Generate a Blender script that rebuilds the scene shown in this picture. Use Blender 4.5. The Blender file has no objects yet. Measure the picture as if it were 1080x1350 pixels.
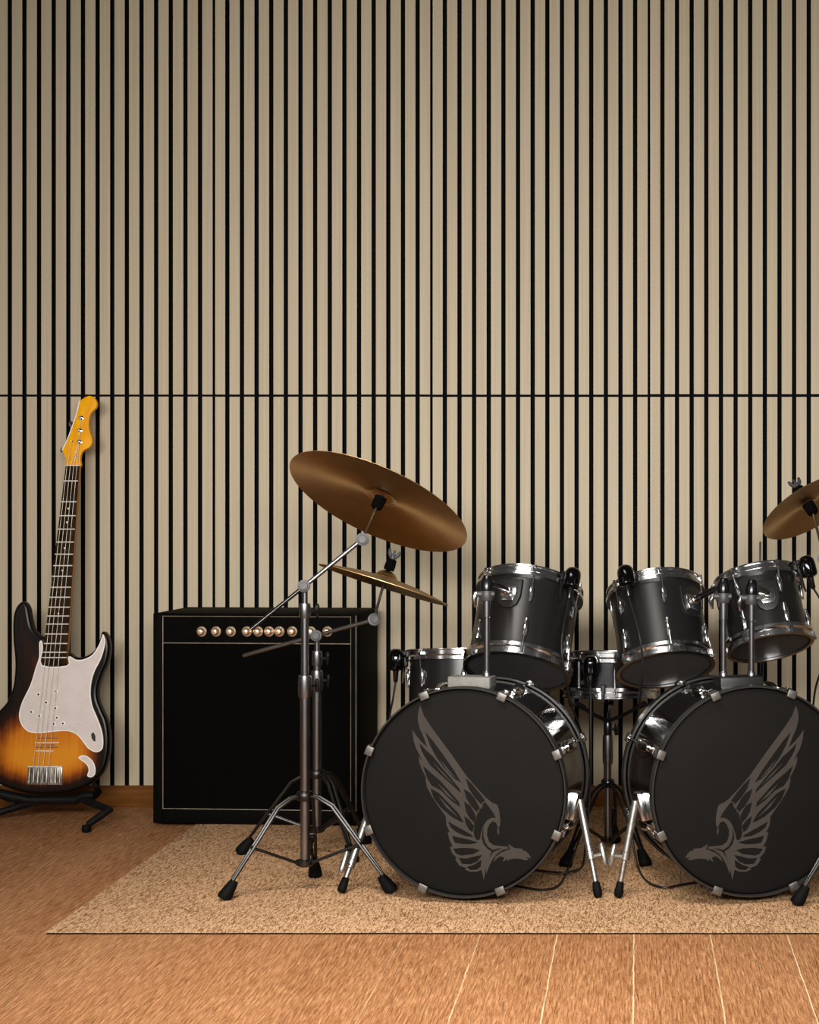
import bpy, bmesh, math, random
from mathutils import Vector, Matrix
from mathutils.geometry import delaunay_2d_cdt

random.seed(4)
scene = bpy.context.scene
COL = scene.collection
V = Vector
PI = math.pi
R = math.radians

# ------------------------------------------------------------------ camera model
F, CX, CY, H = 2000.0, 840.0, 669.0, 1.07


def P(u, v, d):
    """point seen at pixel (u, v) at depth d metres"""
    return V(((u - CX) / F * d, d, H - (v - CY) / F * d))


def ground(u, v, z=0.0):
    return P(u, v, (H - z) * F / (v - CY))


def on_plane(u, v, o, n):
    ray = V(((u - CX) / F, 1, -(v - CY) / F))
    c = V((0, 0, H))
    return c + ray * ((o - c).dot(n) / ray.dot(n))


# ------------------------------------------------------------------ mesh builder
class MB:
    def __init__(self):
        self.v, self.f, self.m = [], [], []

    def add(self, vs, fs, mi=0):
        k = len(self.v)
        self.v += [V(p) for p in vs]
        self.f += [tuple(i + k for i in f) for f in fs]
        self.m += [mi] * len(fs)
        return self

    def box(self, c, s, M=None, mi=0):
        c = V(c)
        vs = [V((x * s[0] / 2, y * s[1] / 2, z * s[2] / 2)) for x in (-1, 1) for y in (-1, 1) for z in (-1, 1)]
        if M is not None:
            vs = [M @ p for p in vs]
        vs = [c + p for p in vs]
        return self.add(vs, [(0, 1, 3, 2), (4, 6, 7, 5), (0, 4, 5, 1), (2, 3, 7, 6), (0, 2, 6, 4), (1, 5, 7, 3)], mi)

    def tube(self, pts, r, n=12, mi=0, cap=True):
        pts = [V(p) for p in pts]
        N = len(pts)
        rr = r if isinstance(r, (list, tuple)) else [r] * N
        t0 = (pts[1] - pts[0]).normalized()
        a = t0.orthogonal().normalized()
        vs, fs = [], []
        for i, p in enumerate(pts):
            if i == 0:
                t = t0
            elif i == N - 1:
                t = (pts[-1] - pts[-2]).normalized()
            else:
                t = ((pts[i + 1] - p).normalized() + (p - pts[i - 1]).normalized()).normalized()
            a = (a - t * a.dot(t)).normalized()
            b = t.cross(a)
            for k in range(n):
                w = 2 * PI * k / n
                vs.append(p + (a * math.cos(w) + b * math.sin(w)) * rr[i])
        for i in range(N - 1):
            for k in range(n):
                k2 = (k + 1) % n
                fs.append((i * n + k, i * n + k2, (i + 1) * n + k2, (i + 1) * n + k))
        if cap:
            fs.append(tuple(reversed(range(n))))
            fs.append(tuple((N - 1) * n + k for k in range(n)))
        return self.add(vs, fs, mi)

    def lathe(self, prof, n=32, M=None, mi=0, loop=False):
        """profile of (r, z) turned about z, then placed by M"""
        vs, fs = [], []
        idx = []
        for (r, z) in prof:
            if r < 1e-7:
                idx.append([len(vs)] * n)
                vs.append(V((0, 0, z)))
            else:
                idx.append(list(range(len(vs), len(vs) + n)))
                vs += [V((r * math.cos(2 * PI * k / n), r * math.sin(2 * PI * k / n), z)) for k in range(n)]
        m = len(prof)
        for i in range(m if loop else m - 1):
            A, B = idx[i], idx[(i + 1) % m]
            for k in range(n):
                k2 = (k + 1) % n
                q = []
                for j in (A[k], A[k2], B[k2], B[k]):
                    if j not in q:
                        q.append(j)
                if len(q) > 2:
                    fs.append(tuple(q))
        if M is not None:
            vs = [M @ p for p in vs]
        return self.add(vs, fs, mi)

    def prism(self, poly, z0, z1, M=None, mi=0):
        n = len(poly)
        vs = [V((x, y, z0)) for x, y in poly] + [V((x, y, z1)) for x, y in poly]
        if M is not None:
            vs = [M @ p for p in vs]
        fs = [tuple(range(n)), tuple(range(2 * n - 1, n - 1, -1))]
        fs += [(i, i + n, (i + 1) % n + n, (i + 1) % n) for i in range(n)]
        return self.add(vs, fs, mi)

    def mesh(self, name, mats, off=None, angle=35, bevel=0, tri=False):
        me = bpy.data.meshes.new(name)
        vs = [p - off for p in self.v] if off is not None else self.v
        me.from_pydata([tuple(p) for p in vs], [], self.f)
        if not isinstance(mats, (list, tuple)):
            mats = [mats]
        for m in mats:
            me.materials.append(m)
        me.polygons.foreach_set('material_index', self.m)
        bm = bmesh.new()
        bm.from_mesh(me)
        bmesh.ops.recalc_face_normals(bm, faces=bm.faces[:])
        if bevel:
            es = [e for e in bm.edges if len(e.link_faces) == 2 and e.calc_face_angle(0) > R(40)]
            bmesh.ops.bevel(bm, geom=es, offset=bevel, segments=3, profile=0.5, affect='EDGES', clamp_overlap=True)
        if tri:
            bmesh.ops.triangulate(bm, faces=[f for f in bm.faces if len(f.verts) > 4])
        bm.to_mesh(me)
        bm.free()
        me.polygons.foreach_set('use_smooth', [True] * len(me.polygons))
        me.set_sharp_from_angle(angle=R(angle))
        return me

    def build(self, name, mats, parent=None, off=None, M=None, **kw):
        return link(name, self.mesh(name, mats, off, **kw), parent, M)


def link(name, me, parent=None, M=None):
    o = bpy.data.objects.new(name, me)
    COL.objects.link(o)
    if parent is not None:
        o.parent = parent
    if M is not None:
        o.matrix_basis = M
    return o


def tag(o, label=None, cat=None, group=None, kind=None):
    if label:
        o['label'] = label
    if cat:
        o['category'] = cat
    if group:
        o['group'] = group
    if kind:
        o['kind'] = kind
    return o


def thing(name, label, cat, loc=None, M=None, group=None):
    o = bpy.data.objects.new(name, None)
    o.empty_display_size = 0.1
    COL.objects.link(o)
    if M is not None:
        o.matrix_basis = M
    elif loc is not None:
        o.location = loc
    return tag(o, label, cat, group)


def frame(o, z):
    """axes at o: z along the given axis, y as near world +Y as possible"""
    z = z.normalized()
    y = V((0, 1, 0))
    y = (y - z * y.dot(z)).normalized()
    x = y.cross(z)
    M = Matrix((x, y, z)).transposed().to_4x4()
    M.translation = o
    return M


def along(p, q):
    """matrix at p whose z runs to q"""
    z = (q - p).normalized()
    x = z.orthogonal().normalized()
    y = z.cross(x)
    M = Matrix((x, y, z)).transposed().to_4x4()
    M.translation = p
    return M


RX = lambda a: Matrix.Rotation(a, 4, 'X')
RY = lambda a: Matrix.Rotation(a, 4, 'Y')
RZ = lambda a: Matrix.Rotation(a, 4, 'Z')
T = lambda x, y, z: Matrix.Translation((x, y, z))


def catmull(pts, k=6, closed=True):
    n = len(pts)
    out = []
    rng = range(n) if closed else range(n - 1)
    for i in rng:
        if closed:
            p0, p1, p2, p3 = [V(pts[(i + j) % n]) for j in (-1, 0, 1, 2)]
        else:
            p0, p1, p2, p3 = [V(pts[min(max(i + j, 0), n - 1)]) for j in (-1, 0, 1, 2)]
        for s in range(k):
            t = s / k
            out.append(0.5 * ((2 * p1) + (p2 - p0) * t + (2 * p0 - 5 * p1 + 4 * p2 - p3) * t * t + (3 * p1 - p0 - 3 * p2 + p3) * t ** 3))
    if not closed:
        out.append(V(pts[-1]))
    return out


def area2(poly):
    return sum(poly[i][0] * poly[(i + 1) % len(poly)][1] - poly[(i + 1) % len(poly)][0] * poly[i][1] for i in range(len(poly))) / 2


def inset(poly, d):
    n = len(poly)
    s = 1 if area2(poly) > 0 else -1
    out = []
    for i in range(n):
        a, b, c = V(poly[i - 1]), V(poly[i]), V(poly[(i + 1) % n])
        t = ((b - a).normalized() + (c - b).normalized())
        if t.length < 1e-6:
            t = c - b
        t.normalize()
        out.append(b + V((-t.y, t.x)) * s * d)
    return out


def inner(poly, d):
    """inset that drops the points which would fold over in narrow tips"""
    n = len(poly)
    out = []
    for p in inset(poly, d):
        best = 9
        for i in range(n):
            a, c = V(poly[i]), V(poly[(i + 1) % n])
            e = c - a
            t = max(0, min(1, (p - a).dot(e) / max(e.length_squared, 1e-12)))
            best = min(best, (a + e * t - p).length)
        if best > d * 0.93:
            out.append(p)
    return out


# ------------------------------------------------------------------ materials
def lin(h):
    h = h.lstrip('#')
    c = [int(h[i:i + 2], 16) / 255 for i in (0, 2, 4)]
    return tuple(x / 12.92 if x <= 0.04045 else ((x + 0.055) / 1.055) ** 2.4 for x in c) + (1,)


def mat(name, col, rough=0.5, metal=0.0, coat=0.0, spec=0.5, noise=None, bump=None):
    m = bpy.data.materials.new(name)
    m.use_nodes = True
    nt = m.node_tree
    b = nt.nodes['Principled BSDF']
    b.inputs['Base Color'].default_value = lin(col)
    b.inputs['Roughness'].default_value = rough
    b.inputs['Metallic'].default_value = metal
    b.inputs['Coat Weight'].default_value = coat
    b.inputs['Coat Roughness'].default_value = 0.08
    b.inputs['Specular IOR Level'].default_value = spec
    tc = nt.nodes.new('ShaderNodeTexCoord')
    if noise:      # (colour 2, scale vector, detail)
        mp = nt.nodes.new('ShaderNodeMapping')
        mp.inputs['Scale'].default_value = noise[1]
        nz = nt.nodes.new('ShaderNodeTexNoise')
        nz.inputs['Scale'].default_value = 1
        nz.inputs['Detail'].default_value = noise[2]
        mx = nt.nodes.new('ShaderNodeMix')
        mx.data_type = 'RGBA'
        mx.inputs[6].default_value = lin(col)
        mx.inputs[7].default_value = lin(noise[0])
        rp = nt.nodes.new('ShaderNodeMapRange')
        rp.inputs[1].default_value, rp.inputs[2].default_value = 0.35, 0.65
        nt.links.new(tc.outputs['Object'], mp.inputs[0])
        nt.links.new(mp.outputs[0], nz.inputs['Vector'])
        nt.links.new(nz.outputs['Fac'], rp.inputs[0])
        nt.links.new(rp.outputs[0], mx.inputs[0])
        nt.links.new(mx.outputs[2], b.inputs['Base Color'])
    if bump:       # (scale vector, strength, distance)
        mp2 = nt.nodes.new('ShaderNodeMapping')
        mp2.inputs['Scale'].default_value = bump[0]
        n2 = nt.nodes.new('ShaderNodeTexNoise')
        n2.inputs['Scale'].default_value = 1
        n2.inputs['Detail'].default_value = 3
        bp = nt.nodes.new('ShaderNodeBump')
        bp.inputs['Strength'].default_value = bump[1]
        bp.inputs['Distance'].default_value = bump[2]
        nt.links.new(tc.outputs['Object'], mp2.inputs[0])
        nt.links.new(mp2.outputs[0], n2.inputs['Vector'])
        nt.links.new(n2.outputs['Fac'], bp.inputs['Height'])
        nt.links.new(bp.outputs[0], b.inputs['Normal'])
    return m


M_slat = mat('pale oak slat', '#bfb29a', 0.6, spec=0.3, noise=('#b5a78e', (210, 210, 1.6), 4), bump=((400, 400, 3), 0.1, 0.001))
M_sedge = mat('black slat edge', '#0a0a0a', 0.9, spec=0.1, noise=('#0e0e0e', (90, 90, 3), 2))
M_felt = mat('black acoustic felt', '#07080b', 0.95, spec=0.1, noise=('#0b0c10', (300, 300, 300), 2))
M_base = mat('stained oak baseboard', '#724414', 0.55, spec=0.2, noise=('#5f370e', (3, 60, 60), 5), bump=((6, 120, 120), 0.2, 0.002))
M_shell = mat('charcoal satin lacquer', '#181717', 0.3, coat=0.0, noise=('#161515', (4, 4, 4), 2))
M_gloss = mat('black gloss lacquer', '#0b0b0c', 0.12, coat=0.6, noise=('#0e0e0f', (5, 5, 5), 2))
M_snare = mat('black steel snare shell', '#222224', 0.3, metal=0.85, noise=('#1d1d1f', (3, 3, 40), 2))
M_head = mat('black drum head film', '#161514', 0.7, spec=0.07, noise=('#141312', (6, 6, 6), 2))
M_reso = mat('smoky drum head film', '#424244', 0.45, spec=0.3, noise=('#3e3e40', (6, 6, 6), 2))
M_bhoop = mat('dark grey lacquered hoop', '#2b2a29', 0.35, spec=0.35, noise=('#272625', (9, 9, 9), 2))
M_chrome = mat('polished chrome', '#cfcfd0', 0.17, metal=1.0, noise=('#cfcfd1', (9, 9, 9), 2))
M_brush = mat('satin chrome claw', '#a9a7a3', 0.36, metal=0.9, noise=('#93918d', (90, 90, 90), 3))
M_claw = mat('dull chrome claw', '#7b7976', 0.42, metal=0.85, noise=('#676562', (120, 120, 120), 3))
M_steel = mat('dark chromed steel tube', '#8b8b8e', 0.3, metal=1.0, noise=('#7d7d80', (12, 12, 12), 2))
M_joint = mat('satin grey casting', '#545456', 0.5, metal=0.5, spec=0.3, noise=('#4a4a4c', (40, 40, 40), 2))
M_leg = mat('dark chromed leg', '#454443', 0.36, metal=1.0, noise=('#3b3a39', (12, 12, 12), 2))
M_dsteel = mat('black chrome fitting', '#3b3b3d', 0.22, metal=0.9, noise=('#313133', (12, 12, 12), 2))
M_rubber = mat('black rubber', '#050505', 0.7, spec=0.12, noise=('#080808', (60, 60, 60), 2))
M_blackplas = mat('black plastic', '#0b0b0c', 0.4, spec=0.2, noise=('#141415', (40, 40, 40), 2))
M_mic = mat('black chrome microphone', '#1d1d1f', 0.1, metal=0.9, coat=0.3, noise=('#232325', (9, 9, 9), 2))
M_greyblock = mat('grey painted casting', '#77756f', 0.5, noise=('#6c6a65', (50, 50, 50), 3))
M_blackblock = mat('black painted casting', '#141414', 0.4, noise=('#181818', (50, 50, 50), 3))
M_emb = mat('warm grey print', '#3d3936', 0.7, spec=0.08, noise=('#393532', (12, 12, 12), 3))
M_tolex = mat('black vinyl covering', '#050404', 0.65, spec=0.04, noise=('#0c0b0a', (260, 260, 260), 2), bump=((400, 400, 400), 0.3, 0.001))
M_grille = mat('black grille cloth', '#050404', 0.9, spec=0.04, noise=('#080706', (300, 300, 300), 2), bump=((500, 500, 500), 0.4, 0.001))
M_panel = mat('black control panel', '#040403', 0.7, spec=0.04, noise=('#070706', (30, 30, 30), 2))
M_pipe = mat('aged silver piping', '#8f8674', 0.5, metal=0.4, noise=('#70675a', (20, 20, 20), 3))
M_copper = mat('rose gold knob', '#f6dcc0', 0.3, metal=0.75, noise=('#eccaa6', (60, 60, 60), 2))
M_pick = mat('pinkish grey pickguard', '#d3c9c5', 0.35, noise=('#cbc1bd', (20, 20, 20), 3))
M_white = mat('white plastic binding', '#eeeae3', 0.4, noise=('#e4e0d9', (20, 20, 20), 2))
M_fret = mat('dark rosewood', '#100a06', 0.6, spec=0.08, noise=('#33210f', (260, 20, 60), 4))
M_fretwire = mat('nickel fret wire', '#f0ece4', 0.4, metal=0.2, noise=('#d6d2ca', (30, 30, 30), 2))
M_neck = mat('amber lacquered maple', '#f5b104', 0.35, spec=0.2, noise=('#e89c05', (40, 10, 16), 4))
M_nback = mat('brown lacquered maple', '#a8742c', 0.35, noise=('#8d5c1e', (40, 10, 16), 4))
M_string = mat('steel string', '#a59a86', 0.45, metal=0.4, noise=('#c9c2b4', (60, 60, 60), 2))
M_bridge = mat('worn chrome bridge', '#cfcac2', 0.28, metal=0.85, noise=('#6b645a', (260, 30, 30), 3))
M_dark = mat('dark socket', '#15100c', 0.6, noise=('#1b1510', (40, 40, 40), 2))
M_cable = mat('black cable jacket', '#0b0b0b', 0.45, noise=('#101010', (40, 40, 40), 2))
M_felt2 = mat('black felt washer', '#050505', 0.95, spec=0.05, noise=('#080808', (90, 90, 90), 2))


def wood_floor():
    m = bpy.data.materials.new('honey oak boards')
    m.use_nodes = True
    nt = m.node_tree
    N, L = nt.nodes.new, nt.links.new
    b = nt.nodes['Principled BSDF']
    tc = N('ShaderNodeTexCoord')

    def noise(scale, det, rough=0.6, dist=0.0):
        mp = N('ShaderNodeMapping')
        mp.inputs['Scale'].default_value = scale
        L(tc.outputs['Object'], mp.inputs[0])
        n = N('ShaderNodeTexNoise')
        n.inputs['Scale'].default_value = 1
        n.inputs['Detail'].default_value = det
        n.inputs['Roughness'].default_value = rough
        n.inputs['Distortion'].default_value = dist
        L(mp.outputs[0], n.inputs['Vector'])
        return n.outputs['Fac']

    def math_(op, a, b_=None, c=None):
        n = N('ShaderNodeMath')
        n.operation = op
        for i, x in enumerate((a, b_, c)):
            if x is None:
                continue
            if isinstance(x, (int, float)):
                n.inputs[i].default_value = x
            else:
                L(x, n.inputs[i])
        return n.outputs[0]

    fine = noise((210, 15, 1), 3, 0.55, 0.5)
    broad = noise((5, 1.2, 1), 3)
    sx = N('ShaderNodeSeparateXYZ')
    L(tc.outputs['Object'], sx.inputs[0])
    wob = noise((2, 9, 1), 2)
    x = math_('ADD', sx.outputs[0], math_('MULTIPLY', math_('SUBTRACT', wob, 0.5), 0.006))
    fr = math_('FRACT', math_('DIVIDE', math_('ADD', x, 20 * 0.192 + 0.008), 0.192))
    dist = math_('ABSOLUTE', math_('SUBTRACT', fr, 0.5))
    seam = math_('GREATER_THAN', dist, 0.4915)        # pale filled joint between boards
    west = N('ShaderNodeMapRange')
    L(sx.outputs[0], west.inputs[0])
    west.inputs[1].default_value, west.inputs[2].default_value = -0.75, -0.25
    seam = math_('MULTIPLY', seam, west.outputs[0])   # joints closed up on the left boards
    seam = math_('MULTIPLY', seam, math_('ADD', 0.35, wob))
    rp = N('ShaderNodeValToRGB')
    rp.color_ramp.elements[0].position = 0.33
    rp.color_ramp.elements[0].color = lin('#8d562c')
    rp.color_ramp.elements[1].position = 0.64
    rp.color_ramp.elements[1].color = lin('#c89266')
    L(math_('ADD', math_('MULTIPLY', fine, 0.75), math_('MULTIPLY', broad, 0.25)), rp.inputs[0])
    mx = N('ShaderNodeMix')
    mx.data_type = 'RGBA'
    L(seam, mx.inputs[0])
    L(rp.outputs[0], mx.inputs[6])
    mx.inputs[7].default_value = lin('#f0d3a8')
    L(mx.outputs[2], b.inputs['Base Color'])
    b.inputs['Roughness'].default_value = 0.55
    b.inputs['Specular IOR Level'].default_value = 0.3
    bp = N('ShaderNodeBump')
    bp.inputs['Strength'].default_value = 1.0
    bp.inputs['Distance'].default_value = 0.012
    L(math_('ADD', fine, math_('MULTIPLY', seam, 0.5)), bp.inputs['Height'])
    L(bp.outputs[0], b.inputs['Normal'])
    return m


def rug_mat():
    m = bpy.data.materials.new('sand loop pile')
    m.use_nodes = True
    nt = m.node_tree
    N, L = nt.nodes.new, nt.links.new
    b = nt.nodes['Principled BSDF']
    tc = N('ShaderNodeTexCoord')
    n = N('ShaderNodeTexNoise')
    n.inputs['Scale'].default_value = 185
    n.inputs['Detail'].default_value = 2
    n.inputs['Distortion'].default_value = 1.2
    mp = N('ShaderNodeMapping')
    mp.inputs['Scale'].default_value = (1.2, 0.24, 1.2)
    L(tc.outputs['Object'], mp.inputs[0])
    L(mp.outputs[0], n.inputs['Vector'])
    n2 = N('ShaderNodeTexNoise')
    n2.inputs['Scale'].default_value = 5
    L(tc.outputs['Object'], n2.inputs['Vector'])
    ad = N('ShaderNodeMath')
    ad.operation = 'MULTIPLY_ADD'
    L(n2.outputs['Fac'], ad.inputs[0])
    ad.inputs[1].default_value = 0.06
    L(n.outputs['Fac'], ad.inputs[2])
    rp = N('ShaderNodeValToRGB')
    rp.color_ramp.elements[0].position = 0.38
    rp.color_ramp.elements[0].color = lin('#79502d')
    rp.color_ramp.elements[1].position = 0.62
    rp.color_ramp.elements[1].color = lin('#d0a983')
    L(ad.outputs[0], rp.inputs[0])
    L(rp.outputs[0], b.inputs['Base Color'])
    b.inputs['Roughness'].default_value = 0.95
    b.inputs['Specular IOR Level'].default_value = 0.1
    bp = N('ShaderNodeBump')
    bp.inputs['Strength'].default_value = 0.8
    bp.inputs['Distance'].default_value = 0.006
    L(n.outputs['Fac'], bp.inputs['Height'])
    L(bp.outputs[0], b.inputs['Normal'])
    return m


def bronze():
    m = bpy.data.materials.new('lathed bronze')
    m.use_nodes = True
    nt = m.node_tree
    N, L = nt.nodes.new, nt.links.new
    b = nt.nodes['Principled BSDF']
    tc = N('ShaderNodeTexCoord')
    n = N('ShaderNodeTexNoise')
    n.inputs['Scale'].default_value = 9
    L(tc.outputs['Object'], n.inputs['Vector'])
    rp = N('ShaderNodeValToRGB')
    rp.color_ramp.elements[0].position = 0.3
    rp.color_ramp.elements[0].color = lin('#a98a60')
    rp.color_ramp.elements[1].position = 0.7
    rp.color_ramp.elements[1].color = lin('#bb9a6d')
    L(n.outputs['Fac'], rp.inputs[0])
    L(rp.outputs[0], b.inputs['Base Color'])
    b.inputs['Metallic'].default_value = 1
    b.inputs['Roughness'].default_value = 0.42
    b.inputs['Anisotropic'].default_value = 0.8
    tg = N('ShaderNodeTangent')
    tg.direction_type = 'RADIAL'
    tg.axis = 'Z'
    L(tg.outputs[0], b.inputs['Tangent'])
    ln = N('ShaderNodeVectorMath')
    ln.operation = 'MULTIPLY'
    ln.inputs[1].default_value = (1, 1, 0)
    L(tc.outputs['Object'], ln.inputs[0])
    le = N('ShaderNodeVectorMath')
    le.operation = 'LENGTH'
    L(ln.outputs[0], le.inputs[0])
    sn = N('ShaderNodeMath')
    sn.operation = 'MULTIPLY'
    sn.inputs[1].default_value = 1300
    L(le.outputs['Value'], sn.inputs[0])
    s2 = N('ShaderNodeMath')
    s2.operation = 'SINE'
    L(sn.outputs[0], s2.inputs[0])
    bp = N('ShaderNodeBump')
    bp.inputs['Strength'].default_value = 0.3
    bp.inputs['Distance'].default_value = 0.001
    L(s2.outputs[0], bp.inputs['Height'])
    L(bp.outputs[0], b.inputs['Normal'])
    return m


def sunburst():
    m = bpy.data.materials.new('sunburst lacquer')
    m.use_nodes = True
    nt = m.node_tree
    N, L = nt.nodes.new, nt.links.new
    b = nt.nodes['Principled BSDF']
    at = N('ShaderNodeAttribute')
    at.attribute_name = 'burst'          # distance from the body's rim: the sprayed finish
    tc = N('ShaderNodeTexCoord')
    mp = N('ShaderNodeMapping')
    mp.inputs['Scale'].default_value = (110, 7, 10)
    n = N('ShaderNodeTexNoise')
    n.inputs['Scale'].default_value = 1
    n.inputs['Detail'].default_value = 5
    L(tc.outputs['Object'], mp.inputs[0])
    L(mp.outputs[0], n.inputs['Vector'])
    ad = N('ShaderNodeMath')
    ad.operation = 'MULTIPLY_ADD'
    L(n.outputs['Fac'], ad.inputs[0])
    ad.inputs[1].default_value = 0.3
    L(at.outputs['Fac'], ad.inputs[2])
    rp = N('ShaderNodeValToRGB')
    cr = rp.color_ramp
    cr.elements[0].position = 0.16
    cr.elements[0].color = lin('#0a0605')
    cr.elements[1].position = 1.0
    cr.elements[1].color = lin('#cf841e')
    for p, c in ((0.34, '#250f05'), (0.54, '#76370b'), (0.76, '#bb6a13')):
        e = cr.elements.new(p)
        e.color = lin(c)
    L(ad.outputs[0], rp.inputs[0])
    L(rp.outputs[0], b.inputs['Base Color'])
    b.inputs['Roughness'].default_value = 0.32
    b.inputs['Specular IOR Level'].default_value = 0.2
    return m


M_floor, M_rug, M_bronze, M_burst = wood_floor(), rug_mat(), bronze(), sunburst()

# ------------------------------------------------------------------ the setting
YW = 5.43                       # front of the wall slats
PXM = F / YW
b = MB().box((-0.8, 3.2, -0.05), (9.0, 8.0, 0.1))
tag(b.build('floor', M_floor), kind='structure', label='honey brown wooden board floor')
wall = MB().box((-0.8, YW + 0.07, 1.75), (9.0, 0.1, 3.5)).build('wall_back', M_felt)
tag(wall, kind='structure', label='slatted acoustic wall with black felt behind pale slats')
PW = 286.85 / PXM               # panel width, fifteen slats each
SP = PW / 15.0 * (19.3 * 15 / 289.5)
zj = H + (669 - 521.5) / PXM
xp0 = (-3.2 - 840) / PXM
for k in range(-4, 9):
    x0 = xp0 + k * PW
    for (z0, z1) in ((0.0745, zj - 0.0045), (zj + 0.0045, 3.45)):
        m = MB()
        jit = random.uniform(-0.001, 0.001)
        for i in range(15):
            a = x0 + (i * 19.3 - 0.25) / PXM if i else x0 + 0.0004
            e = x0 + (i * 19.3 + 13.25) / PXM
            m.box(((a + e) / 2, YW + 0.010, (z0 + z1) / 2 + jit), (e - a, 0.020, z1 - z0))
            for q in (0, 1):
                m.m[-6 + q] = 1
        m.build('slat_panel', [M_slat, M_sedge], wall)
bb = MB().box((-0.8, YW + 0.008, 0.037), (9.0, 0.022, 0.074)).build('baseboard_back', M_base, bevel=0.002)
tag(bb, kind='structure', label='low stained wooden baseboard under the slats')

RUGZ = 0.008
rx0, rx1, ry0, ry1 = -1.482, 2.2, 3.80, 5.33
m = MB()
nx, ny = 80, 34
rr = random.Random(9)
top = []
for j in range(ny + 1):
    for i in range(nx + 1):
        x = rx0 + (rx1 - rx0) * i / nx
        y = ry0 + (ry1 - ry0) * j / ny
        if i == 0:
            x += rr.uniform(-0.002, 0.002)
        if j == 0:
            y += rr.uniform(-0.0012, 0.0012)
        edge = i in (0, nx) or j in (0, ny)
        top.append(V((x, y, RUGZ - (0.002 if edge else 0.0))))
nb = len(top)
W = nx + 1
fs = [(j * W + i, j * W + i + 1, (j + 1) * W + i + 1, (j + 1) * W + i) for j in range(ny) for i in range(nx)]
ring = [i for i in range(W)] + [j * W + nx for j in range(1, ny + 1)] + [ny * W + i for i in range(nx - 1, -1, -1)] + [j * W for j in range(ny - 1, 0, -1)]
bot = [V((top[i].x, top[i].y, 0.0042)) for i in ring]
n_ = len(ring)
fs += [(ring[i], nb + i, nb + (i + 1) % n_, ring[(i + 1) % n_]) for i in range(n_)]
m.add(top + bot, fs)
m.box(((rx0 + rx1) / 2, (ry0 + ry1) / 2, 0.0025), (rx1 - rx0 - 0.004, ry1 - ry0 - 0.004, 0.0040), mi=1)  # black layer puts the shadow gap under the rug's edge into colour
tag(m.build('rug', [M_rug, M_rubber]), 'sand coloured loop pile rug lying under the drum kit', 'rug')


# ------------------------------------------------------------------ bass drums
def fill2d(loops, depth):
    """flat shape with holes (even-odd), given as lists of 2D points"""
    cu = bpy.data.curves.new('outline', 'CURVE')
    cu.dimensions = '2D'
    cu.fill_mode = 'BOTH'
    cu.extrude = depth / 2
    for lp in loops:
        s = cu.splines.new('POLY')
        s.points.add(len(lp) - 1)
        for i, p in enumerate(lp):
            s.points[i].co = (p[0], p[1], 0, 1)
        s.use_cyclic_u = True
    o = bpy.data.objects.new('outline', cu)
    COL.objects.link(o)
    bpy.context.view_layer.update()
    me = bpy.data.meshes.new_from_object(o)
    bpy.data.objects.remove(o)
    bpy.data.curves.remove(cu)
    return me


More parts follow.
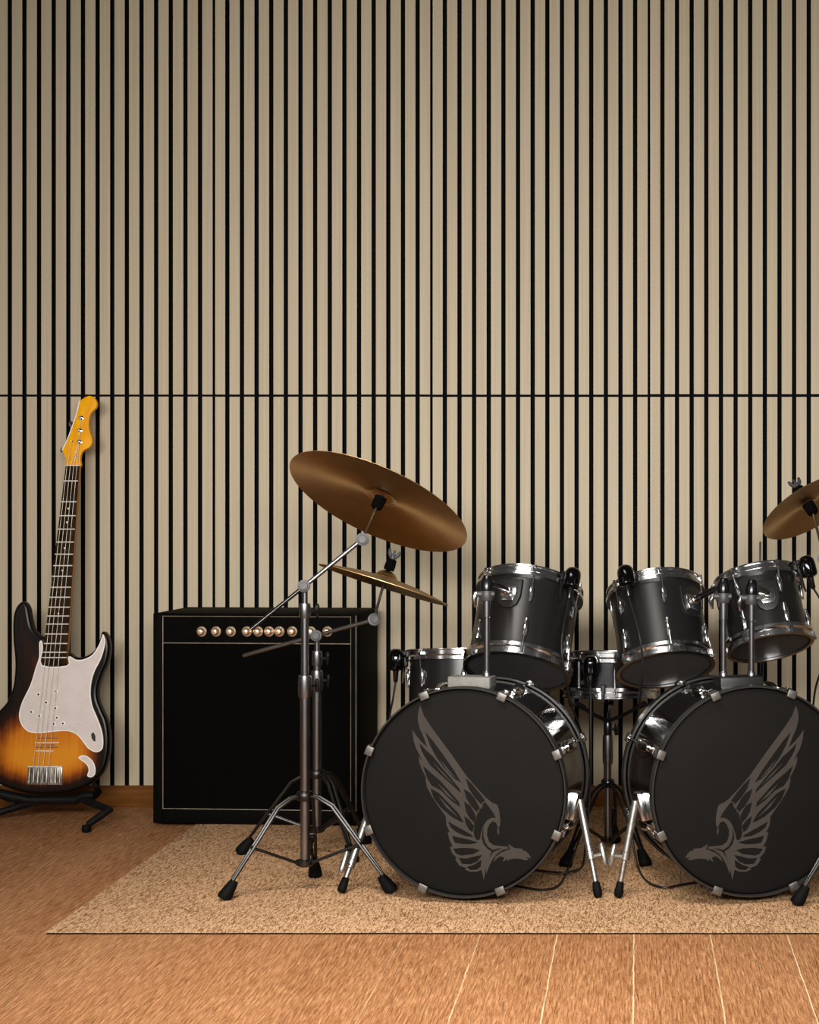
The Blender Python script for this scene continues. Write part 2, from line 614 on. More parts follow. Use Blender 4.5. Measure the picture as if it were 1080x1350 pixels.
# winged eagle, traced in units of a fifth of a pixel from (520, 910)
EAGLE = [
    [(172, 100), (195, 165), (240, 235), (300, 318), (370, 412), (440, 512), (478, 566), (540, 638), (605, 708), (645, 740), (680, 755),
     (692, 795), (700, 850), (697, 893), (688, 903), (693, 935), (685, 955), (680, 925), (683, 900), (672, 872), (650, 862), (628, 882),
     (614, 915), (612, 955), (625, 998), (655, 1020), (700, 1026), (748, 1030), (752, 1043), (715, 1052), (680, 1075), (655, 1105),
     (630, 1150), (607, 1210), (604, 1172), (592, 1250), (583, 1215), (575, 1183), (545, 1195), (500, 1195), (465, 1180), (478, 1172),
     (430, 1155), (402, 1115), (412, 1106), (380, 1070), (368, 1030), (387, 1030), (364, 985), (353, 932), (368, 935), (345, 890),
     (340, 832), (300, 775), (250, 700), (217, 640), (207, 590), (210, 575), (182, 520), (165, 475), (162, 433), (185, 470), (168, 425), (145, 385),
     (128, 330), (120, 260), (150, 305), (182, 342), (218, 375), (195, 310), (168, 250), (155, 190), (158, 140)],
    [(206, 276), (255, 338), (320, 428), (390, 528), (440, 606), (400, 580), (330, 505), (282, 440), (240, 362)],
    [(300, 452), (350, 512), (415, 590), (345, 522)],
    [(168, 350), (205, 395), (255, 440), (305, 505), (370, 580), (430, 655), (436, 674), (380, 618), (300, 546), (240, 490), (202, 432), (182, 392)],
    [(252, 474), (320, 538), (405, 634), (330, 562)],
    [(192, 500), (240, 548), (300, 598), (360, 666), (425, 738), (434, 768), (380, 726), (310, 657), (250, 625), (222, 580)],
    [(285, 610), (350, 672), (410, 738), (345, 686)],
    [(240, 648), (292, 680), (350, 740), (420, 812), (456, 868), (438, 862), (380, 830), (310, 770), (265, 710)],
    [(290, 695), (350, 758), (425, 840), (345, 772)],
    [(472, 580), (512, 622), (560, 680), (596, 726), (585, 733), (572, 748), (530, 700), (495, 645)],
    [(460, 653), (500, 680), (532, 722), (562, 778), (550, 788), (545, 800), (510, 760), (480, 710)],
    [(463, 738), (497, 762), (522, 802), (537, 838), (526, 870), (500, 840), (478, 800)],
    [(463, 830), (492, 856), (524, 896), (516, 932), (498, 918), (476, 880)],
    [(600, 740), (625, 775), (652, 812), (666, 838), (640, 836), (608, 856), (585, 890), (569, 935), (562, 980), (545, 985), (532, 962),
     (528, 935), (533, 905), (531, 872), (545, 846), (549, 816), (562, 806), (568, 787), (582, 776), (590, 748)],
    [(358, 866), (400, 895), (450, 922), (508, 955), (520, 966), (470, 958), (410, 930), (375, 900)],
    [(384, 960), (430, 975), (480, 984), (550, 1003), (500, 1012), (440, 1008), (400, 1000)],
    [(392, 1046), (450, 1042), (520, 1045), (562, 1055), (520, 1076), (440, 1085), (410, 1072)],
    [(428, 1106), (480, 1112), (540, 1097), (578, 1086), (545, 1125), (500, 1143), (450, 1140)],
    [(482, 1166), (530, 1152), (573, 1120), (568, 1158), (545, 1178), (505, 1181)],
    [(594, 880), (582, 925), (577, 970), (588, 1012), (612, 1042), (642, 1062), (630, 1095), (612, 1150), (624, 1110), (653, 1066), (690, 1050),
     (716, 1043), (690, 1042), (650, 1052), (619, 1030), (600, 1000), (588, 960), (588, 920)],
    [(750, 1012), (770, 1026), (795, 1040), (850, 1045), (842, 1052), (870, 1062), (888, 1080), (902, 1107), (890, 1104), (868, 1098),
     (888, 1116), (862, 1120), (838, 1112), (800, 1108), (765, 1112), (742, 1126), (750, 1108), (713, 1132), (727, 1102), (700, 1094),
     (678, 1108), (655, 1132), (667, 1098), (702, 1070), (740, 1056), (764, 1045), (758, 1031)],
]

BD_R = 0.283
BD_D = 0.38
SURF = Matrix(((1, 0, 0, 0), (0, 0, 1, 0), (0, -1, 0, 0), (0, 0, 0, 1)))   # not a mirror: x->x, y->-z, z->y


def lug_mesh(L=0.06, w=0.0095):
    prof = [(0, -L / 2), (w * 0.45, -L * 0.48), (w * 0.8, -L * 0.3), (w, -L * 0.1), (w * 0.85, L * 0.12), (w * 0.55, L * 0.3), (w * 0.5, L * 0.45), (0, L / 2)]
    m = MB().lathe(prof, 16)
    for p in m.v:
        p.y *= 0.75
    m.v = [p + V((0, -0.005, 0)) for p in m.v]
    m.box((0, 0.003, 0), (w * 1.2, 0.009, L * 0.7))
    return m


def make_bass(name, label, cpx, yaw, mirror, spur_feet, block_mat, boxy):
    c = P(cpx[0], cpx[1], 4.08)
    Rm = RZ(yaw) @ RX(R(-1.9))
    base = c + (Rm @ V((0, 0, -BD_R)))
    M = Matrix.Translation(base) @ Rm
    root = thing(name, label, 'bass drum', M=M, group='bass drums')
    A = T(0, 0, BD_R) @ RX(R(-90))          # lathe z -> local +y, lifted to the centre
    Rs = BD_R - 0.009
    MB().lathe([(Rs, 0.012), (Rs, BD_D - 0.012), (Rs - 0.006, BD_D - 0.012), (Rs - 0.006, 0.012)], 96, A, loop=True).build('shell', M_gloss, root)
    hp = [(BD_R - 0.006, -0.004), (BD_R - 0.0045, -0.007), (BD_R - 0.002, -0.007), (BD_R, -0.004), (BD_R, 0.026), (BD_R - 0.006, 0.026)]
    MB().lathe(hp, 96, A, loop=True).build('hoop', M_bhoop, root)
    MB().lathe([(r, BD_D - z) for r, z in hp], 96, A, loop=True).build('hoop', M_bhoop, root)
    hd = MB().lathe([(0, -0.001), (Rs - 0.012, -0.001), (Rs - 0.002, 0.003), (Rs + 0.003, 0.012), (Rs - 0.004, 0.014), (0, 0.004)], 96, A).build('front_head', M_head, root)
    MB().lathe([(0, BD_D - 0.006), (Rs + 0.003, BD_D - 0.014), (0, BD_D - 0.012)], 96, A).build('rear_head', M_head, root)
    # printed eagle
    n = M.to_3x3() @ V((0, -1, 0))
    Mi = M.inverted()
    conv = lambda p: on_plane(520 + p[0] / 5, 910 + p[1] / 5, c, n)
    if mirror:
        # reflected about the drum's own axis
        conv = lambda p: on_plane(cpx[0] - (520 + p[0] / 5 - 610.6) - 1.0, 910 + p[1] / 5, c, n)
    loops = []
    for k_, lp in enumerate(EAGLE):
        if k_ not in (0, 2, 4, 6, 8, 19, 20):
            lp = [tuple(p) for p in inset([V(p) for p in lp], -4.0)]
        q = [Mi @ conv(p) for p in lp]
        loops.append([(v.x, v.z - BD_R) for v in q])
    me = fill2d(loops, 0.0006)
    me.materials.clear()
    me.materials.append(M_emb)
    e = link('emblem', me, hd, T(0, -0.0014, BD_R) @ RX(R(90)))
    e['label'] = 'warm grey winged eagle printed on black head'
    # claws, rods, lugs (eight round the drum)
    claw = MB()
    claw.box((0, -0.012, BD_R - 0.004), (0.026, 0.007, 0.022))
    claw.box((0, 0.006, BD_R + 0.004), (0.026, 0.042, 0.006))
    claw.box((0, 0.030, BD_R + 0.006), (0.015, 0.012, 0.012))
    cm = claw.mesh('claw', M_claw, bevel=0.002)
    rod = MB()
    rod.tube([(0, 0.026, BD_R + 0.006), (0, 0.060, BD_R + 0.006), (0, 0.12, BD_R + 0.004)], 0.003, 8)
    rod.lathe([(0, -0.006), (0.006, -0.006), (0.006, 0.006), (0, 0.006)], 12, T(0, 0.030, BD_R + 0.006) @ RX(R(-90)))
    rm = rod.mesh('tension_rod', M_chrome)
    lg = MB()
    prof = [(0, -0.062), (0.008, -0.060), (0.013, -0.045), (0.018, -0.015), (0.018, 0.015), (0.013, 0.045), (0.008, 0.060), (0, 0.062)]
    lg.lathe(prof, 20, T(0, BD_D / 2, Rs + 0.006) @ RX(R(-90)))
    lg.box((0, BD_D / 2, Rs + 0.002), (0.022, 0.09, 0.014))
    lm = lg.mesh('lug', M_chrome)
    for k in range(8):
        a = RY(R(22.5 + 45 * k))
        rot = T(0, 0, BD_R) @ a @ T(0, 0, -BD_R) @ T(0, 0, BD_R)
        link('claw', cm, root, rot)
        flip = T(0, 0, BD_R) @ a @ T(0, BD_D, 0) @ RZ(PI)
        link('claw', cm, root, flip)
        link('tension_rod', rm, root, rot)
        link('tension_rod', rm, root, flip)
        link('lug', lm, root, rot)
    # spurs
    for (ang, foot, winga) in spur_feet:
        # bracket on the shell
        sx = 1 if foot[0] > 0 else -1
        ca, sa = math.cos(R(ang)), math.sin(R(ang))
        bp = V((sx * (Rs + 0.004) * ca, 0.15, BD_R + Rs * sa))
        out = V((sx * ca, 0, sa))
        up = V((-sx * sa, 0, ca)) if sx > 0 else V((sa, 0, ca))
        Mx = Matrix((V((0, 1, 0)), up, out)).transposed().to_4x4()
        Mx.translation = bp
        sp = MB()
        sp.prism([(-0.036, -0.04), (0.036, -0.04), (0.024, 0.036), (-0.024, 0.036)], -0.012, 0.016, Mx)
        bo = sp.build('spur_bracket', M_chrome, root, bevel=0.005, tri=True)
        top = bp + out * 0.024 + up * -0.005
        ft = V(foot[1]) if len(foot) > 1 else None
        ftl = Mi @ (ft + V((0, 0, 0.007)))
        top2 = top + (top - ftl).normalized() * 0.02
        mid = ftl.lerp(top, 0.45 if abs(winga) > 0.5 else (0.30 if winga < 0 else 0.66))
        leg = MB()
        leg.tube([top2, top, mid], 0.0105, 14)
        leg.tube([mid, ftl + (top - ftl).normalized() * 0.02], 0.0075, 14)
        leg.lathe([(0.0105, -0.012), (0.0125, -0.01), (0.0125, 0.01), (0.0105, 0.012)], 14, along(mid, top))
        lo = leg.build('spur', M_brush, root)
        tip = MB().lathe([(0, -0.004), (0.009, -0.004), (0.012, 0.002), (0.0125, 0.014), (0.010, 0.034), (0.0078, 0.038)], 16, along(ftl, top))
        tip.build('rubber_tip', M_rubber, lo)
        ax = (top - ftl).normalized()
        side = (Rm.inverted() @ V((winga, -0.25, -0.05))).normalized()
        side = (side - ax * side.dot(ax)).normalized()
        wg = MB()
        wp = mid + ax * -0.004
        wg.tube([wp, wp + side * 0.034], 0.006, 10)
        wing_dir = (ax + V((0, 0, 0.25))).normalized()
        wing_dir = (wing_dir - side * wing_dir.dot(side)).normalized()
        wc = wp + side * 0.036
        wg.tube([wc - wing_dir * 0.030, wc - wing_dir * 0.02, wc, wc + wing_dir * 0.02, wc + wing_dir * 0.030], [0.005, 0.009, 0.007, 0.009, 0.005], 10)
        wg.build('wing_screw', M_brush, lo)
    return root, M, c


ld, ML, cL = make_bass('bass_drum', 'black bass drum whose eagle emblem faces right, nearer the amplifier',
                       (610.6, 1044.4), R(-7.5), False,
                       [(-10, (1, ground(789, 1184, RUGZ)), 1), (-10, (-1, ground(450, 1178, RUGZ)), -0.12)], M_greyblock, True)
rd, MR, cR = make_bass('bass_drum', 'black bass drum whose eagle emblem faces left, cut by the right edge',
                       (994.0, 1043.0), R(12.5), True,
                       [(-10, (-1, ground(815, 1184, RUGZ)), -1), (-10, (1, ground(1152, 1184, RUGZ)), 0.12)], M_blackblock, False)


# ------------------------------------------------------------------ toms, floor tom, snare
def hoop_profile(r, r0, z0, s):
    q = [(r0 + 0.001, 0), (r, 0), (r, 0.004), (r - 0.004, 0.006), (r - 0.004, 0.017), (r, 0.020), (r + 0.003, 0.023), (r + 0.003, 0.033), (r0 + 0.001, 0.033)]
    return [(a, z0 + s * z) for a, z in q]


def make_drum(name, label, cat, B, Tp, r, phase, nl=6, group=None, plate=None, shell=None, tube_lugs=False, skip=()):
    u = Tp - B
    L = u.length
    M = frame(B, u)
    root = thing(name, label, cat, M=M, group=group)
    r0 = r - 0.012
    MB().lathe([(r0, 0.008), (r0, L - 0.008), (r0 - 0.005, L - 0.008), (r0 - 0.005, 0.008)], 72, loop=True).build('shell', shell or M_shell, root)
    MB().lathe(hoop_profile(r, r0, -0.004, 1), 72, loop=True).build('hoop', M_chrome, root)
    MB().lathe(hoop_profile(r, r0, L + 0.004, -1), 72, loop=True).build('hoop', M_chrome, root)
    MB().lathe([(0, 0.002), (r0 - 0.004, 0.002), (r0 + 0.001, 0.006), (r0 - 0.003, 0.009), (0, 0.006)], 72).build('resonant_head', M_reso, root)
    MB().lathe([(0, L - 0.002), (r0 - 0.004, L - 0.002), (r0 + 0.001, L - 0.006), (r0 - 0.003, L - 0.009), (0, L - 0.006)], 72).build('batter_head', M_reso, root)
    zl = min(0.085, L * 0.3)
    if tube_lugs:
        tl = MB()
        tl.tube([(0, -r0 - 0.012, 0.028), (0, -r0 - 0.012, L - 0.028)], 0.0055, 12)
        for z in (0.045, L - 0.045):
            tl.box((0, -r0 - 0.005, z), (0.008, 0.016, 0.012))
        lm = tl.mesh('lug', M_chrome)
        rm = MB().tube([(0, -r - 0.001, 0.006), (0, -r - 0.001, L - 0.006)], 0.0026, 8).mesh('tension_rod', M_chrome)
        for k in range(nl):
            link('lug', lm, root, RZ(R(phase + 360 / nl * k)))
            link('tension_rod', rm, root, RZ(R(phase + 360 / nl * k)))
    else:
        low = lug_mesh()
        low.v = [p + V((0, -r0, zl)) for p in low.v]
        lm1 = low.mesh('lug', M_chrome)
        hi = lug_mesh()
        hi.v = [V((p.x, p.y - r0, L - zl - p.z)) for p in hi.v]
        hi.f = [tuple(reversed(f)) for f in hi.f]
        lm2 = hi.mesh('lug', M_chrome)

        def rodm(s):
            m = MB()
            z = (lambda t: t) if s > 0 else (lambda t: L - t)
            m.tube([(0, -r0 - 0.009, z(zl - 0.015)), (0, -r - 0.003, z(0.006))], 0.0028, 8)
            m.lathe([(0, -0.005), (0.005, -0.005), (0.005, 0.005), (0, 0.005)], 8, T(0, -r - 0.003, z(0.002)))
            m.box((0, -r + 0.001, z(0.012)), (0.014, 0.014, 0.012))
            return m.mesh('tension_rod', M_chrome)
        rm1, rm2 = rodm(1), rodm(-1)
        for k in range(nl):
            for me, nm in ((lm1, 'lug'), (lm2, 'lug'), (rm1, 'tension_rod'), (rm2, 'tension_rod')):
                link(nm, me, root, RZ(R(phase + 360 / nl * k)))
    boss_world = None
    if plate:
        ang, zz = plate
        Q = RZ(R(ang)) @ T(0, -r0, L - zz) @ RX(R(90))     # x right, y up, z outwards
        sh = [(-0.036, 0.045), (0.036, 0.045), (0.036, -0.01), (0.028, -0.034), (0.012, -0.046), (-0.012, -0.046), (-0.028, -0.034), (-0.036, -0.01)]
        po = MB().prism(sh, -0.012, 0.006, Q).build('mount_plate', M_blackblock, root, bevel=0.002, tri=True)
        ch = [(-0.024, 0.018), (0.024, 0.018), (0.025, -0.008), (0.017, -0.027), (-0.017, -0.027), (-0.025, -0.008)]
        cm = MB().prism(ch, 0.005, 0.014, Q)
        cm.lathe([(0, 0.028), (0.012, 0.028), (0.014, 0.024), (0.014, 0.012)], 20, Q)
        cm.build('chrome_socket', M_chrome, po, bevel=0.002, tri=True)
        boss_world = M @ (Q @ V((0, 0, 0.026)))
    return root, M, L, boss_world


def tom_pts(b, t, d, tilt, rpx):
    """bottom and top centre from pixels, the top leaning back by the tilt"""
    Lw = math.hypot(b[0] - t[0], b[1] - t[1]) / F * d
    dd = Lw * math.tan(R(tilt)) / 2
    return P(b[0], b[1], d - dd), P(t[0], t[1], d + dd), rpx / F * d


B1, T1, r1 = tom_pts((682, 885), (700, 775), 4.55, 26, 71)
B2, T2, r2 = tom_pts((878, 882), (863, 777), 4.52, 26, 65)
B3, T3, r3 = tom_pts((1016, 853), (997, 762), 4.50, 22, 58)
TG = 'rack toms'
tom1, MT1, L1, boss1 = make_drum('tom_drum', 'largest charcoal rack tom, leaning right above the bass drum nearer the amplifier', 'tom drum', B1, T1, r1, 5, group=TG, plate=(-19, 0.088))
tom2, MT2, L2, boss2 = make_drum('tom_drum', 'middle charcoal rack tom, its chrome mount held by an arm from the right', 'tom drum', B2, T2, r2, 10, group=TG, plate=(46, 0.098))
tom3, MT3, L3, boss3 = make_drum('tom_drum', 'smallest charcoal rack tom, leaning left behind the twin chrome posts', 'tom drum', B3, T3, r3, 27, group=TG, plate=(5, 0.100))

# floor tom behind
dft = 4.85
FB = P(615, 1000, dft)
FB = V((FB.x, FB.y - 0.013, 0.20))
FT = P(615, 861, dft)
ft, MFT, LFT, _ = make_drum('floor_tom', 'wide charcoal floor tom standing behind the left bass drum', 'floor tom', FB, V((FB.x, FB.y + 0.055, FT.z)), 0.197, -42, nl=8)
ftm = MB()
for k, a in enumerate((35, 155, 275)):
    m = MB()
    rr0 = 0.197 + 0.014
    x, y = math.sin(R(a)) * rr0, -math.cos(R(a)) * rr0
    topw = MFT @ V((x, y, 0.2))
    botw = V((topw.x, topw.y, RUGZ + 0.0145))
    Mi = MFT.inverted()
    m.tube([Mi @ topw, Mi @ botw], 0.006, 12)
    lo = m.build('leg', M_steel, ft)
    MB().lathe([(0, -0.012), (0.014, -0.012), (0.013, 0.01), (0.007, 0.03)], 14, Mi @ Matrix.Translation(botw)).build('rubber_foot', M_rubber, lo)
    MB().box(V((x * 0.96, y * 0.96, 0.19)), (0.03, 0.03, 0.05), RZ(R(a))).build('leg_bracket', M_chrome, ft, bevel=0.003)

# snare
SB, ST = P(805, 917, 4.75), P(805, 860, 4.75)
SB.y -= 0.005
ST.y += 0.006
snare, MSN, LSN, _ = make_drum('snare_drum', 'shallow black snare drum on a tripod between the two bass drums', 'snare drum', SB, ST, 0.150, -39, nl=8, shell=M_snare, tube_lugs=True)
m = MB()
m.box((-0.02, -0.158, 0.012), (0.010, 0.016, 0.056))
m.box((-0.02, -0.150, 0.03), (0.016, 0.03, 0.02))
m.build('snare_strainer', M_blackplas, snare, bevel=0.002)


# ------------------------------------------------------------------ tom holders on the bass drums
def make_holder(label, Mdrum, bx, bm, posts, block_label):
    """bx: block in pixel x range, y range, depth; posts: list of (px, clamp py, target world point, style)"""
    (x0, x1, y0, y1, d) = bx
    c = P((x0 + x1) / 2, (y0 + y1) / 2, d)
    Rm = Mdrum.to_3x3().to_4x4()
    root = thing('tom_holder', label, 'tom holder', M=Matrix.Translation(c) @ Rm, group='tom holders')
    Mi = root.matrix_basis.inverted()
    w, h = (x1 - x0) / F * d, (y1 - y0) / F * d
    bo = MB().box((0, 0, 0), (w, 0.08, h)).build('base_block', bm, root, bevel=0.004)
    bo['label'] = block_label
    for (px, py, target, style) in posts:
        pb, pt = P(px, y0, d), P(px, py, d)
        pb.z = c.z + h / 2 - 0.004
        pt.x = pb.x
        m = MB()
        m.tube([Mi @ pb, Mi @ pt], 0.0088, 16)
        hh = pt.z - pb.z
        m.lathe([(0.0088, 0), (0.0125, 0.002), (0.0125, 0.012), (0.0088, 0.018)], 16, Mi @ Matrix.Translation(pb))
        m.lathe([(0.0088, 0), (0.0118, 0.002), (0.0118, 0.048), (0.0088, 0.052)], 16, Mi @ Matrix.Translation(pt + V((0, 0, -0.060))))
        m.build('post', M_steel, root)
        cl = MB()
        cl.lathe([(0, -0.012), (0.016, -0.012), (0.018, -0.006), (0.018, 0.014), (0.014, 0.02), (0, 0.02)], 20, Mi @ Matrix.Translation(pt))
        cl.tube([Mi @ (pt + V((-0.028, -0.004, 0.006))), Mi @ (pt + V((0.022, -0.004, 0.006)))], 0.0085, 12)
        co = cl.build('clamp', M_joint, root, bevel=0.0)
        wn = MB()
        wn.tube([Mi @ (pt + V((-0.030, -0.004, 0.012))), Mi @ (pt + V((-0.035, -0.006, -0.006))), Mi @ (pt + V((-0.032, -0.006, -0.030)))], [0.006, 0.008, 0.004], 10)
        wn.build('wing_nut', M_chrome, co)
        kn = pt + V((0.0, 0.004, 0.038))
        hd = MB()
        hd.tube([Mi @ (pt + V((0, 0, 0.014))), Mi @ (kn + V((0, -0.004, 0.0))), Mi @ (kn + V((0.002, 0.002, 0.016)))], [0.017, 0.018, 0.013], 16)
        hd.build('ball_housing', M_dsteel, root)
        arm = MB()
        s = kn + V((0, 0.008, 0.0))
        arm.tube([Mi @ s, Mi @ s.lerp(target, 0.55), Mi @ target], [0.011, 0.0095, 0.008], 12)
        arm.build('arm', M_dsteel, root)
    return root


make_holder('tom holder with pale grey block and single post on the left bass drum', ML, (594, 651, 891, 912, 4.26), M_greyblock,
            [(642, 786, boss1, 0)], 'pale grey block')
make_holder('tom holder with black block and two posts on the right bass drum', MR, (944, 1003, 891, 916, 4.26), M_blackblock,
            [(954, 789, boss2, 0), (991, 791, boss3, 0)], 'black block')


# ------------------------------------------------------------------ tripods and cymbals
def rubber_foot(leg, foot, d, off):
    """flared rubber boot at the end of a leg"""
    m = MB().lathe([(0, -0.010), (0.017, -0.010), (0.020, -0.004), (0.0185, 0.010), (0.015, 0.03), (0.011, 0.046), (0, 0.047)], 18, along(foot, foot - d))
    for p in m.v:
        if p.z < RUGZ + 0.0005:
            p.z = RUGZ + 0.0005
    m.build('rubber_foot', M_rubber, leg, off=off)


def tripod(root, off, bx, by, zc, zb, feet, steel, r=0.0135, gap=0.009, bar=0.0048):
    m = MB()
    m.lathe([(r, -0.014), (r + 0.008, -0.012), (r + 0.010, -0.004), (r + 0.010, 0.006), (r + 0.006, 0.012), (r, 0.014)], 24, Matrix.Translation((bx, by, zc)))
    m.build('collar', steel, root, off=off)
    m = MB()
    m.lathe([(0, -0.010), (r + 0.004, -0.010), (r + 0.012, -0.004), (r + 0.012, 0.006), (r, 0.010)], 24, Matrix.Translation((bx, by, zb)))
    m.build('base_ring', steel, root, off=off)
    for ft_ in feet:
        foot = V((ft_[0], ft_[1], RUGZ + 0.010))
        hor = V((foot.x - bx, foot.y - by, 0))
        hd = hor.normalized()
        sd = V((-hd.y, hd.x, 0))
        s = V((bx, by, zc)) + hd * (r + 0.006)
        a = s + hd * 0.022 + V((0, 0, -0.004))
        end = foot + V((0, 0, 0.010))
        kn = a.lerp(end, 0.16) + V((0, 0, 0.016)) + hd * 0.006
        m = MB()
        for g in (-1, 1):
            o_ = sd * gap * g
            m.tube([s + o_ * 0.7, a + o_, kn + o_, kn.lerp(end, 0.5) + o_ * 0.9, end + o_ * 0.25], bar, 8)
        q = kn.lerp(end, 0.48)
        m.tube([q - sd * gap * 1.2, q + sd * gap * 1.2], bar * 1.25, 8)
        leg = m.build('leg', steel, root, off=off)
        rubber_foot(leg, foot, (end - kn).normalized(), off)
        m = MB()
        s2 = V((bx, by, zb)) + hd * (r + 0.006)
        for g in (-1, 1):
            o_ = sd * gap * 0.55 * g
            m.tube([s2 + o_, q + o_], bar * 0.8, 8)
        m.build('brace', steel, root, off=off)


def sleeve_nut(root, off, top, n, sleeve_below=True, nut=True):
    """sleeve, felt and wing nut where the cymbal sits"""
    A = along(top, top + n)
    if sleeve_below:
        MB().lathe([(0, -0.048), (0.013, -0.048), (0.017, -0.044), (0.0185, -0.012), (0.012, -0.010), (0.006, -0.0085), (0, -0.0085)], 20, A).build('felt_sleeve', M_felt2, root, off=off)
    if nut:
        m = MB().lathe([(0.004, 0.0155), (0.016, 0.0155), (0.017, 0.030), (0.015, 0.048), (0.012, 0.051), (0.004, 0.052)], 18, A)
        m.build('felt_washer', M_felt2, root, off=off)
        m = MB().lathe([(0, 0.050), (0.009, 0.050), (0.008, 0.066), (0, 0.068)], 14, A)
        x = A.to_3x3() @ V((1, 0, 0))
        x = V((1, 0, 0))
        x = (x - n * x.dot(n)).normalized()
        c0 = top + n * 0.056
        for s in (-1, 1):
            m.tube([c0 + x * s * 0.006, c0 + x * s * 0.014 + n * 0.012, c0 + x * s * 0.017 + n * 0.024], [0.005, 0.006, 0.004], 8)
        m.build('wing_nut', M_joint, root, off=off)
        MB().tube([top + n * 0.02, top + n * 0.080], 0.0038, 8).build('threaded_rod', M_steel, root, off=off)


def joint(root, off, c, ax, name='tilter', r=0.017):
    m = MB().lathe([(0, -0.017), (r * 0.6, -0.017), (r * 0.65, -0.012), (r, -0.011), (r, 0.011), (r * 0.65, 0.012), (r * 0.6, 0.017), (0, 0.017)], 24, along(c, c + ax))
    return m.build(name, M_joint, root, off=off)


def clamp_nut(root, off, c, side, r, name='height_clamp', h=0.03):
    m = MB().lathe([(r * 0.7, -h), (r + 0.004, -h), (r + 0.0055, -h * 0.6), (r + 0.0055, h * 0.6), (r + 0.004, h), (r * 0.7, h)], 20, Matrix.Translation(c))
    o = m.build(name, M_steel, root, off=off)
    m = MB()
    s = side.normalized()
    m.tube([c + s * r, c + s * (r + 0.022)], 0.004, 8)
    q = c + s * (r + 0.024)
    z = V((0, 0, 1))
    m.tube([q - z * 0.019, q - z * 0.012, q, q + z * 0.012, q + z * 0.019], [0.003, 0.006, 0.005, 0.006, 0.003], 8)
    m.build('wing_nut', M_dsteel, o, off=off)


def cymbal(label, C, n, Rr, bellh, bow, group='cymbals'):
    M = along(C, C + n)
    root = thing('cymbal', label, 'cymbal', M=M, group=group)
    rb = Rr * 0.17
    up = [(0.006, bow + bellh), (rb * 0.35, bow + bellh * 0.94), (rb * 0.7, bow + bellh * 0.68), (rb * 0.92, bow + bellh * 0.3), (rb * 1.05, bow * 0.98)]
    N = 14
    for i in range(1, N + 1):
        t = i / N
        rad = rb * 1.05 + (Rr - rb * 1.05) * t
        up.append((rad, bow * (1 - t ** 1.6) * 0.98))
    low = [(a, z - 0.0016) for a, z in reversed(up)]
    MB().lathe(up + low, 128, loop=True).build('bronze_plate', M_bronze, root, angle=50)
    return root


DS = M_steel
# --- front stand with the large cymbal
bx, by = P(402, 900, 4.22).xy
off = V((bx, by, RUGZ))
s1 = thing('cymbal_stand', 'tall double braced boom stand carrying the large tilted cymbal', 'cymbal stand', loc=off, group='cymbal stands')
fL, fR = ground(297, 1186, RUGZ), ground(515, 1177, RUGZ)
fB = V((-0.925, 4.36, 0))
zb = P(402, 1137, 4.22).z
tripod(s1, off, bx, by, P(402, 1049, 4.22).z, zb, [fL, fR, fB], M_leg)
zt = P(402, 778, 4.22)
z1 = P(402, 905, 4.22).z
z2 = P(402, 805, 4.22).z
MB().tube([(bx, by, zb - 0.01), (bx, by, z1)], 0.0128, 20).build('lower_tube', M_steel, s1, off=off)
MB().tube([(bx, by, z1), (bx, by, z2)], 0.0105, 20).build('middle_tube', M_steel, s1, off=off)
MB().tube([(bx, by, z2), (bx, by, zt.z)], 0.0078, 20).build('upper_tube', M_steel, s1, off=off)
clamp_nut(s1, off, V((bx, by, z1)), V((1, 0.8, 0)), 0.0128)
clamp_nut(s1, off, V((bx, by, z2)), V((1, 0.3, 0.0)), 0.0105, h=0.02)
jt = V((bx, by, zt.z + 0.012))
nA = V((0.33095739, 0.41043043, 0.84971411)).normalized()
CA = P(499.05, 663.26, 4.36)
CA_b = CA                                     # centre of the rim plane; bell rises along nA
bow, bell = 0.022, 0.020
bellA = CA + nA * bow
joA = P(478, 711, 4.26)
tail = P(336, 836, 4.17)
# the boom is one straight bar through the tilter
dirb = (joA - jt).normalized()
tail = jt - dirb * (jt - tail).length
MB().tube([joA, jt], 0.0062, 14).build('boom_arm', M_steel, s1, off=off)
MB().tube([jt, tail], 0.0058, 14).build('boom_tail', M_dsteel, s1, off=off)
joint(s1, off, jt + V((0, -0.012, 0)), V((0.15, -1, 0.05)))
joint(s1, off, joA, V((0.15, -1, 0.05)), 'boom_joint', 0.018)
topA = bellA + nA * 0.010
MB().tube([joA, topA + nA * -0.04, topA], 0.0042, 10).build('cymbal_rod', M_steel, s1, off=off)
sleeve_nut(s1, off, topA + nA * -0.002, nA, nut=False)
cymbal('large bronze cymbal tilted to show its underside above the amplifier', CA, nA, 0.2733, bell, bow)

# --- rear stand with the edge-on cymbal
bx, by = P(418, 900, 4.66).xy
off = V((bx, by, RUGZ))
s2 = thing('cymbal_stand', 'shorter boom stand close in front of the amplifier, behind the taller stand', 'cymbal stand', loc=off, group='cymbal stands')
zb = P(418, 1093, 4.66).z
tripod(s2, off, bx, by, P(418, 1020, 4.66).z, zb, [ground(319, 1126, RUGZ), ground(482, 1112, RUGZ), ground(465, 1137, RUGZ)], M_leg)
z1, z2, zt = P(418, 897, 4.66).z, P(418, 868, 4.66).z, P(418, 842, 4.66).z
MB().tube([(bx, by, zb - 0.01), (bx, by, z1)], 0.0128, 20).build('lower_tube', M_steel, s2, off=off)
MB().tube([(bx, by, z1), (bx, by, z2)], 0.0105, 20).build('middle_tube', M_steel, s2, off=off)
MB().tube([(bx, by, z2), (bx, by, zt)], 0.0075, 20).build('upper_tube', M_steel, s2, off=off)
clamp_nut(s2, off, V((bx, by, z1)), V((1, -0.2, 0)), 0.0128)
clamp_nut(s2, off, V((bx, by, z2)), V((1, -0.2, 0)), 0.0105, h=0.022)
